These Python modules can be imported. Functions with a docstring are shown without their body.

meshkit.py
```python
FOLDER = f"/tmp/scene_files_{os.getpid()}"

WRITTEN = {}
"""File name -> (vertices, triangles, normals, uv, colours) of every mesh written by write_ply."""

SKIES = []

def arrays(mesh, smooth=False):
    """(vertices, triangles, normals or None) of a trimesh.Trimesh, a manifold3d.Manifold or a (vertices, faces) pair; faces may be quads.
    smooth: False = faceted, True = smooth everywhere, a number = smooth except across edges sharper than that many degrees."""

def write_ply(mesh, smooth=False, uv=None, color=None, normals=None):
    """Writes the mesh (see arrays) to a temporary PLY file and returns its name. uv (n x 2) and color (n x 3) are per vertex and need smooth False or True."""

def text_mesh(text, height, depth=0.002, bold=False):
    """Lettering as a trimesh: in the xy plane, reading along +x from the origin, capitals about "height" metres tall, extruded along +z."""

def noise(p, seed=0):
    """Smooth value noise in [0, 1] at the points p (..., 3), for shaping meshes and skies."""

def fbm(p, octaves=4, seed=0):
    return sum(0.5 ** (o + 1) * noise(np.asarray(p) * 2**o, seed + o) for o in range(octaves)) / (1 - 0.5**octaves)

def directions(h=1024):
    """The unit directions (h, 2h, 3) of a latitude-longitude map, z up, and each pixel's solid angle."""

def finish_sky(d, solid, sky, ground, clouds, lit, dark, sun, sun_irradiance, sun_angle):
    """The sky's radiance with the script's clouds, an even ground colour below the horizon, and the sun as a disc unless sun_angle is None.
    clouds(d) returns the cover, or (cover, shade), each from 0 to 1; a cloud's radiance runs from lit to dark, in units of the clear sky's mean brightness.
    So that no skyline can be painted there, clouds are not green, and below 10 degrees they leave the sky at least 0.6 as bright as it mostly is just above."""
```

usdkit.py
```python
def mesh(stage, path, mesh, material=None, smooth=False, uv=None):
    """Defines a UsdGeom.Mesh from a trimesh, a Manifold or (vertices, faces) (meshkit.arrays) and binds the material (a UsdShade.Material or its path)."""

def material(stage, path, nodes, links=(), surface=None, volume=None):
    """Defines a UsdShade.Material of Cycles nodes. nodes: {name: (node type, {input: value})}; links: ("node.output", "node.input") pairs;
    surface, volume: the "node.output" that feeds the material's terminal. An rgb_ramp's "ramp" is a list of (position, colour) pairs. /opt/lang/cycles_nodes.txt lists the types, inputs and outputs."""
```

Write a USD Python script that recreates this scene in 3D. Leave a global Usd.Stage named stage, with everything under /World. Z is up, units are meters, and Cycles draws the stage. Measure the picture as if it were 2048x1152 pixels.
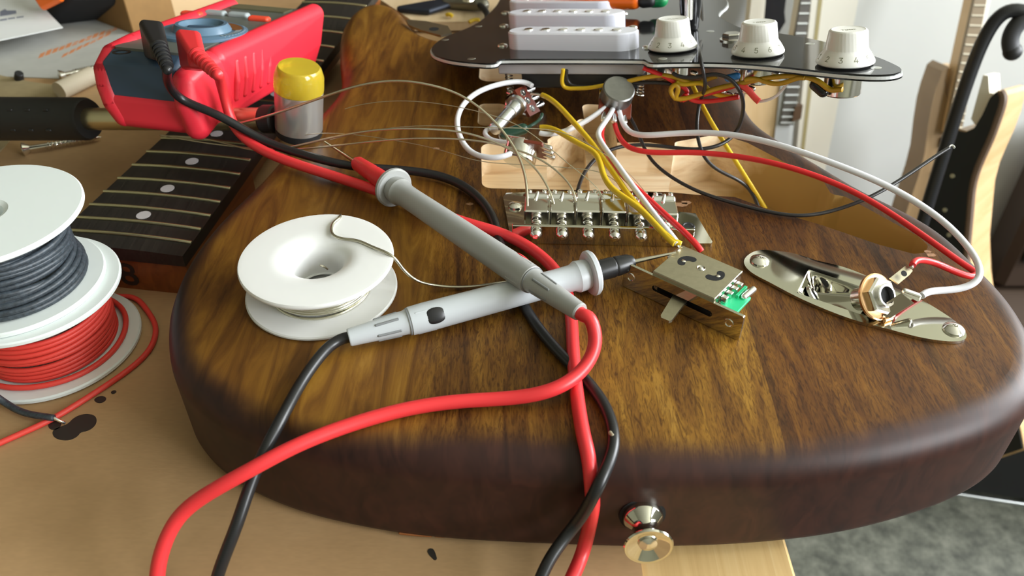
import math, random
import numpy as np, trimesh, shapely
import manifold3d as m3
from scipy.interpolate import CubicSpline
from shapely.geometry import Polygon, Point, LineString, box as sbox
from pxr import Usd, UsdGeom, UsdLux, UsdShade, Gf, Sdf, Vt
import usdkit, meshkit

stage = Usd.Stage.CreateInMemory()
UsdGeom.SetStageUpAxis(stage, UsdGeom.Tokens.z)
UsdGeom.SetStageMetersPerUnit(stage, 1.0)
UsdGeom.Xform.Define(stage, '/World'); UsdGeom.Scope.Define(stage, '/World/Looks')

# ---------------------------------------------------------------- camera, light, exposure
FPX, PITCH, CAMH = 1650.0, math.radians(39), 248.6          # pixels (of 2048), tilt, mm above the bench
cam = UsdGeom.Camera.Define(stage, '/World/camera')
cam.CreateHorizontalApertureAttr(36.0); cam.CreateVerticalApertureAttr(20.25)
cam.CreateFocalLengthAttr(36.0 * FPX / 2048)
cam.CreateClippingRangeAttr(Gf.Vec2f(0.01, 50))
cam.CreateFStopAttr(16.0); cam.CreateFocusDistanceAttr(0.33)
cam.CreateExposureAttr(0.33)
cx = UsdGeom.Xformable(cam); cx.AddTranslateOp().Set(Gf.Vec3d(0, 0, CAMH / 1000)); cx.AddRotateXOp().Set(90 - math.degrees(PITCH))

def rect_light(name, pos, target, w, h, power, color):
    l = UsdLux.RectLight.Define(stage, '/World/' + name)
    l.CreateWidthAttr(w); l.CreateHeightAttr(h); l.CreateIntensityAttr(power); l.CreateColorAttr(Gf.Vec3f(*color))
    m = Gf.Matrix4d().SetLookAt(Gf.Vec3d(*pos), Gf.Vec3d(*target), Gf.Vec3d(0, 0, 1)).GetInverse()
    UsdGeom.Xformable(l).AddTransformOp().Set(m)
    return l
rect_light('daylight_window', (1.66, 0.75, 0.62), (0.0, 0.75, 0.62), 1.15, 1.15, 15.0, (0.93, 0.97, 1.0))
rect_light('daylight_side_window', (1.66, -0.75, 0.75), (0.0, -0.75, 0.75), 0.9, 1.0, 17.0, (0.93, 0.97, 1.0))
dome = UsdLux.DomeLight.Define(stage, '/World/sky_light')
dome.CreateIntensityAttr(0.12); dome.CreateColorAttr(Gf.Vec3f(0.95, 0.97, 1.0))

# ---------------------------------------------------------------- helpers (millimetres; z = 0 is the bench top)
CP, SP = math.cos(PITCH), math.sin(PITCH)
EYE = np.array([0, 0, CAMH])
def ray(px, py):
    u, v = (px - 1024) / FPX, (py - 576) / FPX
    return np.array([u, CP - v * SP, -SP - v * CP])
def V(px, py, z):
    """the point at height z that the photograph shows at pixel px, py"""
    d = ray(px, py); return EYE + d * ((z - CAMH) / d[2])
def VY(px, py, y):
    d = ray(px, py); return EYE + d * (y / d[1])
def VN(px, py, p0, n):
    d = ray(px, py); n = np.asarray(n, float); return EYE + d * (((np.asarray(p0, float) - EYE) @ n) / (d @ n))
def unit(v): v = np.asarray(v, float); return v / np.linalg.norm(v)
def frame(o, ex, ez=(0, 0, 1)):
    """4x4 with x along ex and z as near ez as it can be"""
    ex = unit(ex); ey = unit(np.cross(ez, ex)); ez = np.cross(ex, ey)
    m = np.eye(4); m[:3, 0], m[:3, 1], m[:3, 2], m[:3, 3] = ex, ey, ez, o
    return m
def put(mesh, m):
    mesh = mesh.copy(); mesh.apply_transform(m); return mesh
def tri(m):
    if isinstance(m, (list, tuple)): return trimesh.util.concatenate([tri(x) for x in m])
    if hasattr(m, 'to_mesh'):
        q = m.to_mesh(); return trimesh.Trimesh(q.vert_properties[:, :3], q.tri_verts, process=False)
    return m
def spline(p, n):
    p = np.asarray(p, float)
    if len(p) == 2: return p[0] + np.linspace(0, 1, n)[:, None] * (p[1] - p[0])
    s = np.r_[0, np.cumsum(np.linalg.norm(np.diff(p, axis=0), axis=1) ** .7)]
    return CubicSpline(s, p)(np.linspace(0, s[-1], n))
def tube(p, r, seg=10, n=None, smooth=True, closed=False):
    p = np.asarray(p, float)
    if smooth and not closed: p = spline(p, n or max(12, 7 * len(p)))
    k = len(p)
    t = (np.roll(p, -1, 0) - np.roll(p, 1, 0)) if closed else np.gradient(p, axis=0)
    t /= np.maximum(np.linalg.norm(t, axis=1, keepdims=True), 1e-9)
    u = np.cross(t[0], [0, 0, 1]);  u = u if np.linalg.norm(u) > 1e-3 else np.cross(t[0], [1, 0, 0]); u = unit(u)
    U = []
    for i in range(k):
        u = unit(u - t[i] * (u @ t[i])); U.append(u)
    U = np.array(U); W = np.cross(t, U)
    a = np.linspace(0, 2 * math.pi, seg, endpoint=False)
    rr = np.broadcast_to(np.asarray(r, float), (k,))[:, None, None]
    v = p[:, None] + rr * (np.cos(a)[None, :, None] * U[:, None] + np.sin(a)[None, :, None] * W[:, None])
    v = v.reshape(-1, 3); f = []
    m = k if closed else k - 1
    i, j = np.meshgrid(np.arange(m), np.arange(seg), indexing='ij'); i2, j2 = (i + 1) % k, (j + 1) % seg
    A_, B_, C_, D_ = i * seg + j, i * seg + j2, i2 * seg + j2, i2 * seg + j
    f = np.vstack([np.stack([A_, B_, C_], -1).reshape(-1, 3), np.stack([A_, C_, D_], -1).reshape(-1, 3)])
    if not closed:
        c0, c1 = len(v), len(v) + 1; v = np.vstack([v, p[0], p[-1]]); j = np.arange(seg); j2 = (j + 1) % seg; e = (k - 1) * seg
        f = np.vstack([f, np.stack([np.full(seg, c0), j2, j], -1), np.stack([np.full(seg, c1), e + j, e + j2], -1)])
    return trimesh.Trimesh(v, f, process=False)
def wire(pts, r, seg=8, n=None):
    return tube([V(*q) for q in pts], r, seg, n)
def lathe(prof, o=(0, 0, 0), d=(0, 0, 1), n=32, ref=None):
    """revolves (radius, height) pairs about the axis d through o"""
    d = unit(d); u = np.cross(d, [0, 0, 1]) if ref is None else np.cross(d, ref)
    u = unit(u) if np.linalg.norm(u) > 1e-4 else np.array([1., 0, 0]); w = np.cross(d, u)
    a = np.linspace(0, 2 * math.pi, n, endpoint=False)
    v, f, rings = [], [], []
    for r, h in prof:
        if r < 1e-6: rings.append([len(v)] * n); v.append(np.asarray(o) + d * h)
        else:
            rings.append(list(range(len(v), len(v) + n)))
            v += list(np.asarray(o) + d * h + r * (np.cos(a)[:, None] * u + np.sin(a)[:, None] * w))
    for A_, B_ in zip(rings, rings[1:]):
        for j in range(n):
            k = (j + 1) % n
            if A_[j] != A_[k]: f.append((A_[j], A_[k], B_[j]))
            if B_[j] != B_[k]: f.append((A_[k], B_[k], B_[j]))
    return trimesh.Trimesh(np.array(v), np.array(f), process=False)
def rod(a, b, r, r2=None, n=16, bev=.0):
    a, b = np.asarray(a, float), np.asarray(b, float); L = np.linalg.norm(b - a); r2 = r if r2 is None else r2
    return lathe([(0, 0), (r - bev, 0), (r, bev), (r2, L - bev), (r2 - bev, L), (0, L)] if bev else [(0, 0), (r, 0), (r2, L), (0, L)], a, b - a, n)
def bx(x0, x1, y0, y1, z0, z1, c=0.0):
    """box with chamfered edges"""
    if c <= 0: return trimesh.creation.box(bounds=[(x0, y0, z0), (x1, y1, z1)])
    q = []
    for x, sx in ((x0, 1), (x1, -1)):
        for y, sy in ((y0, 1), (y1, -1)):
            for z, sz in ((z0, 1), (z1, -1)):
                q += [(x, y + c * sy, z + c * sz), (x + c * sx, y, z + c * sz), (x + c * sx, y + c * sy, z)]
    return trimesh.convex.convex_hull(np.array(q))
ICO = trimesh.creation.icosphere(2).vertices
def rhull(pts, r):
    rr = np.broadcast_to(r, (len(pts),))
    return trimesh.convex.convex_hull(np.vstack([np.asarray(p) + ICO * k for p, k in zip(pts, rr)]))
def hull(pts): return trimesh.convex.convex_hull(np.asarray(pts, float))
def ext(poly, h, m=None, z0=0.0):
    polys = list(getattr(poly, 'geoms', [poly]))
    q = trimesh.util.concatenate([trimesh.creation.extrude_polygon(g, h, engine='earcut') for g in polys]); q.apply_translation((0, 0, z0))
    if m is not None: q.apply_transform(m)
    return q
def rpoly(pts, r):
    return Polygon(pts).buffer(-r).buffer(2 * r).buffer(-r)
def thick(pts3, vec):
    """a closed outline of 3-D points given a real thickness along vec"""
    p = np.asarray(pts3, float); vec = np.asarray(vec, float); n = unit(vec)
    ex = unit(p[1] - p[0] - n * ((p[1] - p[0]) @ n)); ey = np.cross(n, ex)
    q = np.stack([(p - p[0]) @ ex, (p - p[0]) @ ey], -1)
    m = np.eye(4); m[:3, 0], m[:3, 1], m[:3, 2], m[:3, 3] = ex, ey, n, p[0]
    return ext(Polygon(q).buffer(0), np.linalg.norm(vec), m)

used = {}
def numbered(parent, name):
    k = used.setdefault((parent, name), 0); used[(parent, name)] += 1
    return f'{parent}/{name}' + (f'_{k:03d}' if k else '')
def emit(path, mesh, m, base, smooth, attr=None):
    mesh = tri(mesh); mesh = trimesh.Trimesh((mesh.vertices - base) * .001, mesh.faces, process=False)
    u = usdkit.mesh(stage, path, mesh, m, smooth=smooth)
    if attr is not None:
        p = np.array(u.GetPointsAttr().Get()) * 1000 + base
        UsdGeom.PrimvarsAPI(u).CreatePrimvar('burst', Sdf.ValueTypeNames.FloatArray, 'vertex').Set(Vt.FloatArray.FromNumpy(attr(p).astype(np.float32)))
    return u
def keys(prim, label, cat, group=None, kind=None):
    for k, v in (('label', label), ('category', cat), ('group', group), ('kind', kind)):
        if v: prim.SetCustomDataByKey(k, v)
class Thing:
    """an Xform at the thing's base; its parts, and their sub-parts, are meshes below it"""
    def __init__(s, name, label, cat, group=None, kind=None):
        s.path, s.meta, s.parts = numbered('/World', name), (label, cat, group, kind), []
    def part(s, name, mesh, m, parent=None, smooth=32, label=None, attr=None):
        path = numbered(parent or s.path, name); s.parts.append((path, tri(mesh), m, smooth, label, attr)); return path
    def done(s):
        lo = np.min([q[1].bounds[0] for q in s.parts], 0); hi = np.max([q[1].bounds[1] for q in s.parts], 0)
        base = np.array([(lo[0] + hi[0]) / 2, (lo[1] + hi[1]) / 2, lo[2]])
        x = UsdGeom.Xform.Define(stage, s.path); x.AddTranslateOp().Set(Gf.Vec3d(*(base * .001)))
        keys(x.GetPrim(), *s.meta)
        for path, mesh, m, smooth, label, attr in s.parts:
            u = emit(path, mesh, m, base, smooth, attr)
            if label: u.GetPrim().SetCustomDataByKey('label', label)
def solo(name, label, cat, mesh, m, group=None, kind=None, smooth=32):
    mesh = tri(mesh); lo, hi = mesh.bounds; base = np.array([(lo[0] + hi[0]) / 2, (lo[1] + hi[1]) / 2, lo[2]])
    u = emit(numbered('/World', name), mesh, m, base, smooth); u.AddTranslateOp().Set(Gf.Vec3d(*(base * .001))); keys(u.GetPrim(), label, cat, group, kind)

# ---------------------------------------------------------------- materials
LK = '/World/Looks/'
def lin(r, g, b):
    return tuple((c / 255 / 12.92) if c / 255 <= .04045 else ((c / 255 + .055) / 1.055) ** 2.4 for c in (r, g, b))
def mat(name, col, rough=.5, metal=0.0, var=0.0, scale=200.0, bump=0.0, bscale=900.0, **kw):
    """plain principled material; var mottles the colour, bump gives a fine relief"""
    N = {'p': ('principled_bsdf', {'base_color': col, 'roughness': rough, 'metallic': metal, **kw})}; Lk = []
    if var or bump: N['tc'] = ('texture_coordinate', {})
    if var:
        N['n'] = ('noise_texture', {'scale': scale, 'detail': 5.0, 'roughness': .6}); Lk.append(('tc.object', 'n.vector'))
        N['r'] = ('rgb_ramp', {'ramp': [(.3, tuple(c * (1 - var) for c in col)), (.7, tuple(min(1, c * (1 + var)) for c in col))]})
        Lk += [('n.fac', 'r.fac'), ('r.color', 'p.base_color')]
    if bump:
        N['n2'] = ('noise_texture', {'scale': bscale, 'detail': 3.0}); N['b'] = ('bump', {'strength': bump, 'distance': .0004})
        Lk += [('tc.object', 'n2.vector'), ('n2.fac', 'b.height'), ('b.normal', 'p.normal')]
    return usdkit.material(stage, LK + name, N, Lk, surface='p.BSDF')
def grain(name, ramp, sx=(300, 12, 120), rot=(0, 0, 0), rough=.5, bump=.1, coat=0.0, dist=1.0):
    """streaked wood: noise drawn out along the object's y (before rot)"""
    N = {'tc': ('texture_coordinate', {}), 'm': ('mapping', {'rotation': rot, 'scale': sx}),
         'n': ('noise_texture', {'scale': 1.0, 'detail': 6.0, 'roughness': .62, 'distortion': dist}), 'r': ('rgb_ramp', {'ramp': ramp}),
         'b': ('bump', {'strength': bump, 'distance': .0005}), 'p': ('principled_bsdf', {'roughness': rough, 'coat_weight': coat, 'coat_roughness': .15})}
    return usdkit.material(stage, LK + name, N, [('tc.object', 'm.vector'), ('m.vector', 'n.vector'), ('n.fac', 'r.fac'), ('r.color', 'p.base_color'),
                           ('n.fac', 'b.height'), ('b.normal', 'p.normal')], surface='p.BSDF')
chrome = mat('polished_chrome', (.64, .625, .545), .06, 1.0)
nickel = mat('bright_nickel', (.78, .76, .70), .16, 1.0)
zinc = mat('brushed_zinc', (.50, .46, .34), .34, 1.0, var=.06, scale=400)
arm_metal = mat('bent_contact_metal', (.50, .43, .35), .14, 1.0)
head_metal = mat('satin_chrome_head', (.60, .61, .60), .28, .8)
alu = mat('cast_aluminium', (.66, .68, .68), .28, 1.0)
solderm = mat('shiny_solder', (.86, .86, .84), .18, 1.0)
steel = mat('string_steel', (.72, .67, .52), .3, 1.0)
white_plastic = mat('spool_white', (.80, .80, .78), .38, subsurface_weight=.12, subsurface_scale=.004, subsurface_radius=(1, .9, .8))
cool_white = mat('spool_cool_white', (.72, .77, .75), .38)
cream_white = mat('knob_white', (.82, .81, .76), .3)
pickup_white = mat('pickup_white', (.84, .85, .96), .22)
red_rubber = mat('red_lead_rubber', (.72, .035, .04), .36)
red_holster = mat('red_holster', (.74, .025, .045), .42, bump=.05, bscale=1500)
black_rubber = mat('black_lead_rubber', (.012, .012, .013), .33)
red_wire = mat('red_hookup_insulation', (.66, .02, .022), .34)
coral_wire = mat('coral_wire_insulation', (.74, .055, .04), .5)
yellow_wire = mat('yellow_hookup_insulation', (.70, .46, .015), .35)
dark_yellow = mat('ochre_wire_insulation', (.50, .29, .01), .4)
white_wire = mat('white_hookup_insulation', (.78, .78, .82), .32)
black_wire = mat('black_hookup_insulation', (.018, .016, .016), .35)
slate_wire = mat('slate_wire_insulation', (.035, .045, .055), .45, var=.5, scale=700)
black_gloss = mat('black_gloss_plastic', (.010, .010, .011), .07)
black_matte = mat('black_matte_plastic', (.014, .014, .015), .5)
black_felt = mat('black_felt', (.008, .008, .008), .95)
dark_hole = mat('dark_hole', (.003, .003, .003), .8)
grey_probe = mat('grey_probe_plastic', (.345, .35, .34), .36)
pale_probe = mat('pale_grey_probe_plastic', (.50, .53, .55), .36)
meter_blue = mat('slate_blue_plastic', (.036, .066, .11), .45, bump=.05, bscale=1500)
meter_grey = mat('olive_grey_panel', (.10, .11, .095), .4)
dial_blue = mat('dial_steel_blue', (.09, .16, .23), .3)
dial_brown = mat('dial_brown_print', (.16, .055, .012), .5)
lcd = mat('lcd_glass', (.13, .13, .075), .12)
orange_button = mat('orange_button', (.80, .07, .03), .4)
grey_button = mat('grey_button', (.32, .36, .37), .4)
orange_plastic = mat('orange_plastic', (.95, .16, .008), .35)
phenolic = mat('brown_phenolic', (.17, .03, .012), .4)
green_cap = mat('green_capacitor', (.012, .05, .03), .25)
green_board = mat('green_circuit_board', (.02, .52, .22), .4)
blue_cap = mat('blue_capacitor', (.05, .25, .65), .35)
brass = mat('brass_ring', (.86, .52, .26), .25, 1.0)
rosewood = grain('dark_rosewood', [(.3, (.008, .007, .006)), (.6, (.02, .017, .014)), (.8, (.035, .028, .02))], (500, 20, 200), (0, 0, .195), .5, .15)
fret_wire = mat('fret_wire', (.66, .60, .38), .32, 1.0)
pearl = mat('pearl_dot', (.52, .49, .50), .25)
neck_wood = grain('amber_maple', [(.3, (.16, .045, .012)), (.7, (.28, .09, .02))], (160, 8, 100), (0, 0, .195), .35, .05)
raw_wood = grain('bare_alder', [(.25, (.46, .28, .13)), (.5, (.66, .47, .26)), (.75, (.74, .57, .35))], (14, 260, 300), (0, 0, .08), .65, .15)
pine = grain('planed_pine', [(.3, (.52, .33, .13)), (.55, (.62, .42, .18)), (.75, (.68, .50, .25))], (170, 5, 100), (0, 0, 0), .6, .1)
lit_plank = grain('lit_plank', [(.3, (.55, .40, .23)), (.7, (.66, .51, .32))], (60, 6, 60), (0, 0, .6), .7, .1)  # pale tone carries the window light falling on the bench
paper = mat('white_paper', (.78, .80, .80), .8)
envelope = mat('grey_white_envelope', (.46, .46, .43), .75, var=.06, scale=60)
print_orange = mat('orange_print', (.62, .24, .10), .8)
print_grey = mat('grey_print', (.22, .24, .32), .8)
kraft = mat('kraft_box', (.24, .135, .045), .85, var=.08, scale=80)
ink = mat('dark_stain', (.022, .018, .014), .6)

# ---------------------------------------------------------------- setting
wall_white = mat('wall_paint', (.57, .58, .56), .9, var=.02, scale=3)
wall_olive = mat('wall_upper_paint', (.30, .295, .215), .9, var=.03, scale=2)
ceiling_paint = mat('ceiling_paint', (.46, .45, .36), .9)
concrete = usdkit.material(stage, LK + 'concrete_floor', {
    'tc': ('texture_coordinate', {}), 'n': ('noise_texture', {'scale': 26.0, 'detail': 8.0, 'roughness': .7}),
    'r': ('rgb_ramp', {'ramp': [(.32, (.022, .023, .016)), (.5, (.085, .088, .066)), (.68, (.17, .17, .135))]}),
    'p': ('principled_bsdf', {'roughness': .55})}, [('tc.object', 'n.vector'), ('n.fac', 'r.fac'), ('r.color', 'p.base_color')], surface='p.BSDF')
FL = -760.0
YB = 1080.0
def setting(name, mesh, m, label, cat): solo(name, label, cat, mesh, m, kind='structure', smooth=False)
setting('floor', bx(-2000, 1700, -2000, YB + 100, FL - 40, FL), concrete, 'mottled grey concrete floor far below the bench', 'floor')
setting('wall_back', bx(-2000, 1700, YB, YB + 100, FL, 330), wall_white, 'plain white wall behind the guitar stands', 'wall')
setting('wall_back_upper', bx(-2000, 1700, YB + 4, YB + 100, 330, 1500), wall_olive, 'olive beige upper part of the back wall', 'wall')
setting('ceiling', bx(-2000, 1700, -2000, YB + 100, 1500, 1540), ceiling_paint, 'flat off-white ceiling of the workroom', 'ceiling')
setting('added_back_panel', bx(-2000, 40, YB - 12, YB, -40, 900), grain('added_brown_panelling', [(.3, (.05, .028, .014)), (.7, (.11, .06, .03))], (20, 20, 2), (0, 0, 0), .5, .03), 'unseen brown panel added at the left of the back wall to darken reflections', 'wall')  # unseen panel, added to darken the pickguard reflection and the left side
setting('wall_front', bx(-2100, 1760, -2060, -2000, FL, 1500), wall_olive, 'olive beige wall behind the viewer', 'wall')
setting('wall_left', bx(-2100, -2000, -2000, YB + 100, FL, 1500), wall_olive, 'olive beige wall on the left', 'wall')
def wall_with_holes(x, y0, y1, holes):
    poly = sbox(y0, FL, y1, 1500)
    for a in holes: poly = poly.difference(sbox(*a))
    m = np.eye(4); m[:3, 0], m[:3, 1], m[:3, 2], m[:3, 3] = (0, 1, 0), (0, 0, 1), (1, 0, 0), (x, 0, 0)
    return ext(poly, 60, m)
setting('wall_right', wall_with_holes(1700, -2000, YB + 100, [(175, 45, 1325, 1195), (-1200, 250, -300, 1250)]), wall_white, 'white wall with two window openings on the right', 'wall')

cardboard = usdkit.material(stage, LK + 'brown_cardboard', {
    'tc': ('texture_coordinate', {}), 'n': ('noise_texture', {'scale': 9.0, 'detail': 5.0, 'roughness': .6}),
    'm': ('mapping', {'scale': (250, 700, 60), 'rotation': (0, 0, .2)}), 'n2': ('noise_texture', {'scale': 1.0, 'detail': 4.0}),
    'r': ('rgb_ramp', {'ramp': [(.3, (.335, .20, .088)), (.55, (.44, .272, .128)), (.75, (.51, .33, .165))]}),
    'r2': ('rgb_ramp', {'ramp': [(.25, (.91, .91, .91)), (.75, (1, 1, 1))]}), 'x': ('mix', {'mix_type': 'multiply', 'fac': 1.0}),
    'b': ('bump', {'strength': .12, 'distance': .0004}), 'p': ('principled_bsdf', {'roughness': .75})},
    [('tc.object', 'n.vector'), ('n.fac', 'r.fac'), ('tc.object', 'm.vector'), ('m.vector', 'n2.vector'), ('n2.fac', 'r2.fac'), ('r.color', 'x.color1'), ('r2.color', 'x.color2'),
     ('x.color', 'p.base_color'), ('n2.fac', 'b.height'), ('b.normal', 'p.normal')], surface='p.BSDF')
bench = Thing('workbench', 'planed pine workbench under the cardboard, its right end bare below the guitar', 'workbench')
PB = 96.0
for k, (y0, y1) in enumerate(((60, 262), (263, 465), (466, 668), (669, 871), (872, 1060))):
    bench.part('plank', bx(-1300, PB, y0, y1, -32, -2, 1.2), pine, smooth=False)
for x0 in (-1250, 10):
    for y0 in (110, 960): bench.part('leg', bx(x0, x0 + 70, y0, y0 + 70, FL, -33, 2), pine, smooth=False)
bench.done()
card = Thing('cardboard_sheet', 'tan cardboard sheet with dark stains covering the bench', 'cardboard')
EX = 45.0
card.part('sheet', ext(Polygon([(-900, 64), (EX - 2, 64), (EX, 300), (EX + 3, 640), (EX, 1040), (-900, 1040)]), 1.9, z0=-1.9), cardboard, smooth=False)
def blot(name_pts, z=0.0):
    q = np.array([V(x, y, 0)[:2] for x, y in name_pts])
    for _ in range(2): q = np.stack([.75 * q + .25 * np.roll(q, -1, 0), .25 * q + .75 * np.roll(q, -1, 0)], 1).reshape(-1, 2)
    return ext(Polygon(q).buffer(.5), .12, z0=.02)
card.part('stain', blot([(150, 836), (170, 829), (190, 833), (191, 848), (178, 860), (160, 863), (152, 874), (135, 880), (112, 876), (106, 862), (122, 855), (137, 850)]), ink, label='dark blot beside the red wire')
card.part('stain', blot([(98, 848), (112, 840), (122, 846), (116, 858), (102, 858)]), ink)
card.part('stain', blot([(190, 798), (203, 793), (212, 798), (204, 805), (194, 804)]), ink)
card.part('stain', blot([(224, 784), (229, 782), (231, 785), (226, 787)]), ink)
card.part('stain', blot([(857, 1101), (864, 1099), (868, 1107), (872, 1120), (866, 1114), (860, 1108)]), ink)
card.done()

# ---------------------------------------------------------------- the guitar body on the bench
OUT = [(12, 164), (37, 163), (56, 163), (94, 165.5), (122, 170.5), (136, 174.5), (152, 180), (166, 186.5), (177, 193.5), (186, 203), (192, 214), (196, 228), (197.5, 243), (197, 256), (195, 268), (193, 281),
       (188, 298), (178, 314), (165, 331), (153, 352), (146, 364), (140, 376), (134, 388), (130.5, 402), (130, 418), (134, 440), (142, 465), (149, 490), (149, 515), (142, 533), (130, 541), (117, 535), (107, 520),
       (96, 507), (80, 501), (62, 500), (35, 500), (8, 500), (-14, 500), (-34, 502), (-51, 510), (-62, 524), (-68, 538), (-74, 555), (-83, 567), (-93, 571), (-103, 567), (-110, 553), (-112.5, 533), (-110, 505), (-104, 472),
       (-99.5, 447), (-100, 430), (-105, 408), (-110.5, 386), (-116, 362), (-121, 339), (-128, 317), (-132.5, 301), (-135.5, 284), (-136.5, 268), (-135.8, 254), (-133.5, 240), (-129, 226), (-123, 212.5), (-116, 203), (-107, 194.5), (-97, 187.5),
       (-86, 181.8), (-73, 176.5), (-57, 172), (-41, 168.6), (-24, 166.3)]
o = np.array(OUT + OUT[:1], float)
s_ = np.r_[0, np.cumsum(np.linalg.norm(np.diff(o, axis=0), axis=1))]
RING = CubicSpline(s_, o, bc_type='periodic')(np.linspace(0, s_[-1], 420, endpoint=False))
for _ in range(6): RING = .25 * np.roll(RING, 1, 0) + .5 * RING + .25 * np.roll(RING, -1, 0)
tg = np.roll(RING, -1, 0) - np.roll(RING, 1, 0); NRM = np.stack([tg[:, 1], -tg[:, 0]], -1); NRM /= np.linalg.norm(NRM, axis=1, keepdims=True)
TOP, RT, RB = 44.0, 11.0, 5.0
prof = [(RB * (1 - math.sin(a)), RB * (1 - math.cos(a))) for a in np.linspace(0, math.pi / 2, 5)] + [(0, z) for z in (13, 23)] + [(RT * (1 - math.cos(a)), TOP - RT + RT * math.sin(a)) for a in np.linspace(0, math.pi / 2, 9)]
nr = len(RING); vs = np.vstack([np.c_[RING - NRM * i, np.full(nr, z)] for i, z in prof]); fs = []
for k in range(len(prof) - 1):
    j = np.arange(nr); j2 = (j + 1) % nr
    fs += [np.stack([k * nr + j, k * nr + j2, (k + 1) * nr + j2], -1), np.stack([k * nr + j, (k + 1) * nr + j2, (k + 1) * nr + j], -1)]
cap0 = np.array(m3.triangulate([vs[:nr, :2].astype(np.float32)])); cap1 = np.array(m3.triangulate([vs[-nr:, :2].astype(np.float32)]))
fs += [cap0[:, ::-1], cap1 + (len(prof) - 1) * nr]
solid = m3.Manifold(m3.Mesh(vs.astype(np.float32), np.vstack(fs).astype(np.uint32)))
def pris(poly, z0, z1):
    p = trimesh.creation.extrude_polygon(poly, z1 - z0, engine='earcut'); p.apply_translation((0, 0, z0))
    return m3.Manifold(m3.Mesh(np.asarray(p.vertices, np.float32), np.asarray(p.faces, np.uint32)))
def tp(*q): return [tuple(V(x, y, TOP)[:2]) for x, y in q]
ROUT = [(rpoly(tp((964, 376), (1100, 379), (1335, 384), (1420, 392), (1400, 300), (1300, 285), (962, 287)), 5), 27),
        (rpoly([(-18, 387), (-3, 387), (-3, 412), (-18, 412)], 4), 27), (rpoly([(38, 350), (53, 350), (53, 410), (38, 412)], 4), 27), (rpoly([(-19, 440), (88, 440), (88, 474), (-19, 474)], 6), 27),
        (rpoly([(18, 329.5), (39, 329.5), (39, 398), (18, 372)], 2), 19), (sbox(6, 478, 63, 520), 28),
        (rpoly(tp((1340, 384), (1420, 391), (1470, 394), (1535, 418), (1646, 451), (1757, 489), (1828, 508), (1852, 505), (1856, 491), (1836, 472), (1786, 445), (1731, 415), (1690, 393), (1662, 388), (1648, 364),
                  (1596, 339), (1542, 310), (1496, 286), (1440, 268), (1350, 284)), 3), 17),
        (rpoly([(V(1588, 520, 44) + (0, 0, 0))[:2], V(1575, 588, 44)[:2], V(1780, 655, 44)[:2], V(1800, 590, 44)[:2]], 4), 27)]
allr = shapely.union_all([r[0] for r in ROUT])
for poly, z in ROUT: solid = solid - pris(poly, z, 60)
solid = solid.refine_to_length(4.5)
bm = tri(solid); cen = bm.triangles_center
inside = shapely.contains_xy(allr.buffer(.15), cen[:, 0], cen[:, 1]) & (cen[:, 2] < TOP - .02)
edge_line = LineString(np.vstack([RING, RING[:1]]))
def burst(p):
    d = shapely.distance(edge_line, shapely.points(p[:, :2])); d = np.where(p[:, 2] < TOP - RT, 0, d)
    up = np.clip((p[:, 1] - 285) / 90, 0, 1)
    return np.clip(np.maximum(d / 60.0, .30 * up * up * (3 - 2 * up)), 0, 1)
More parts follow.
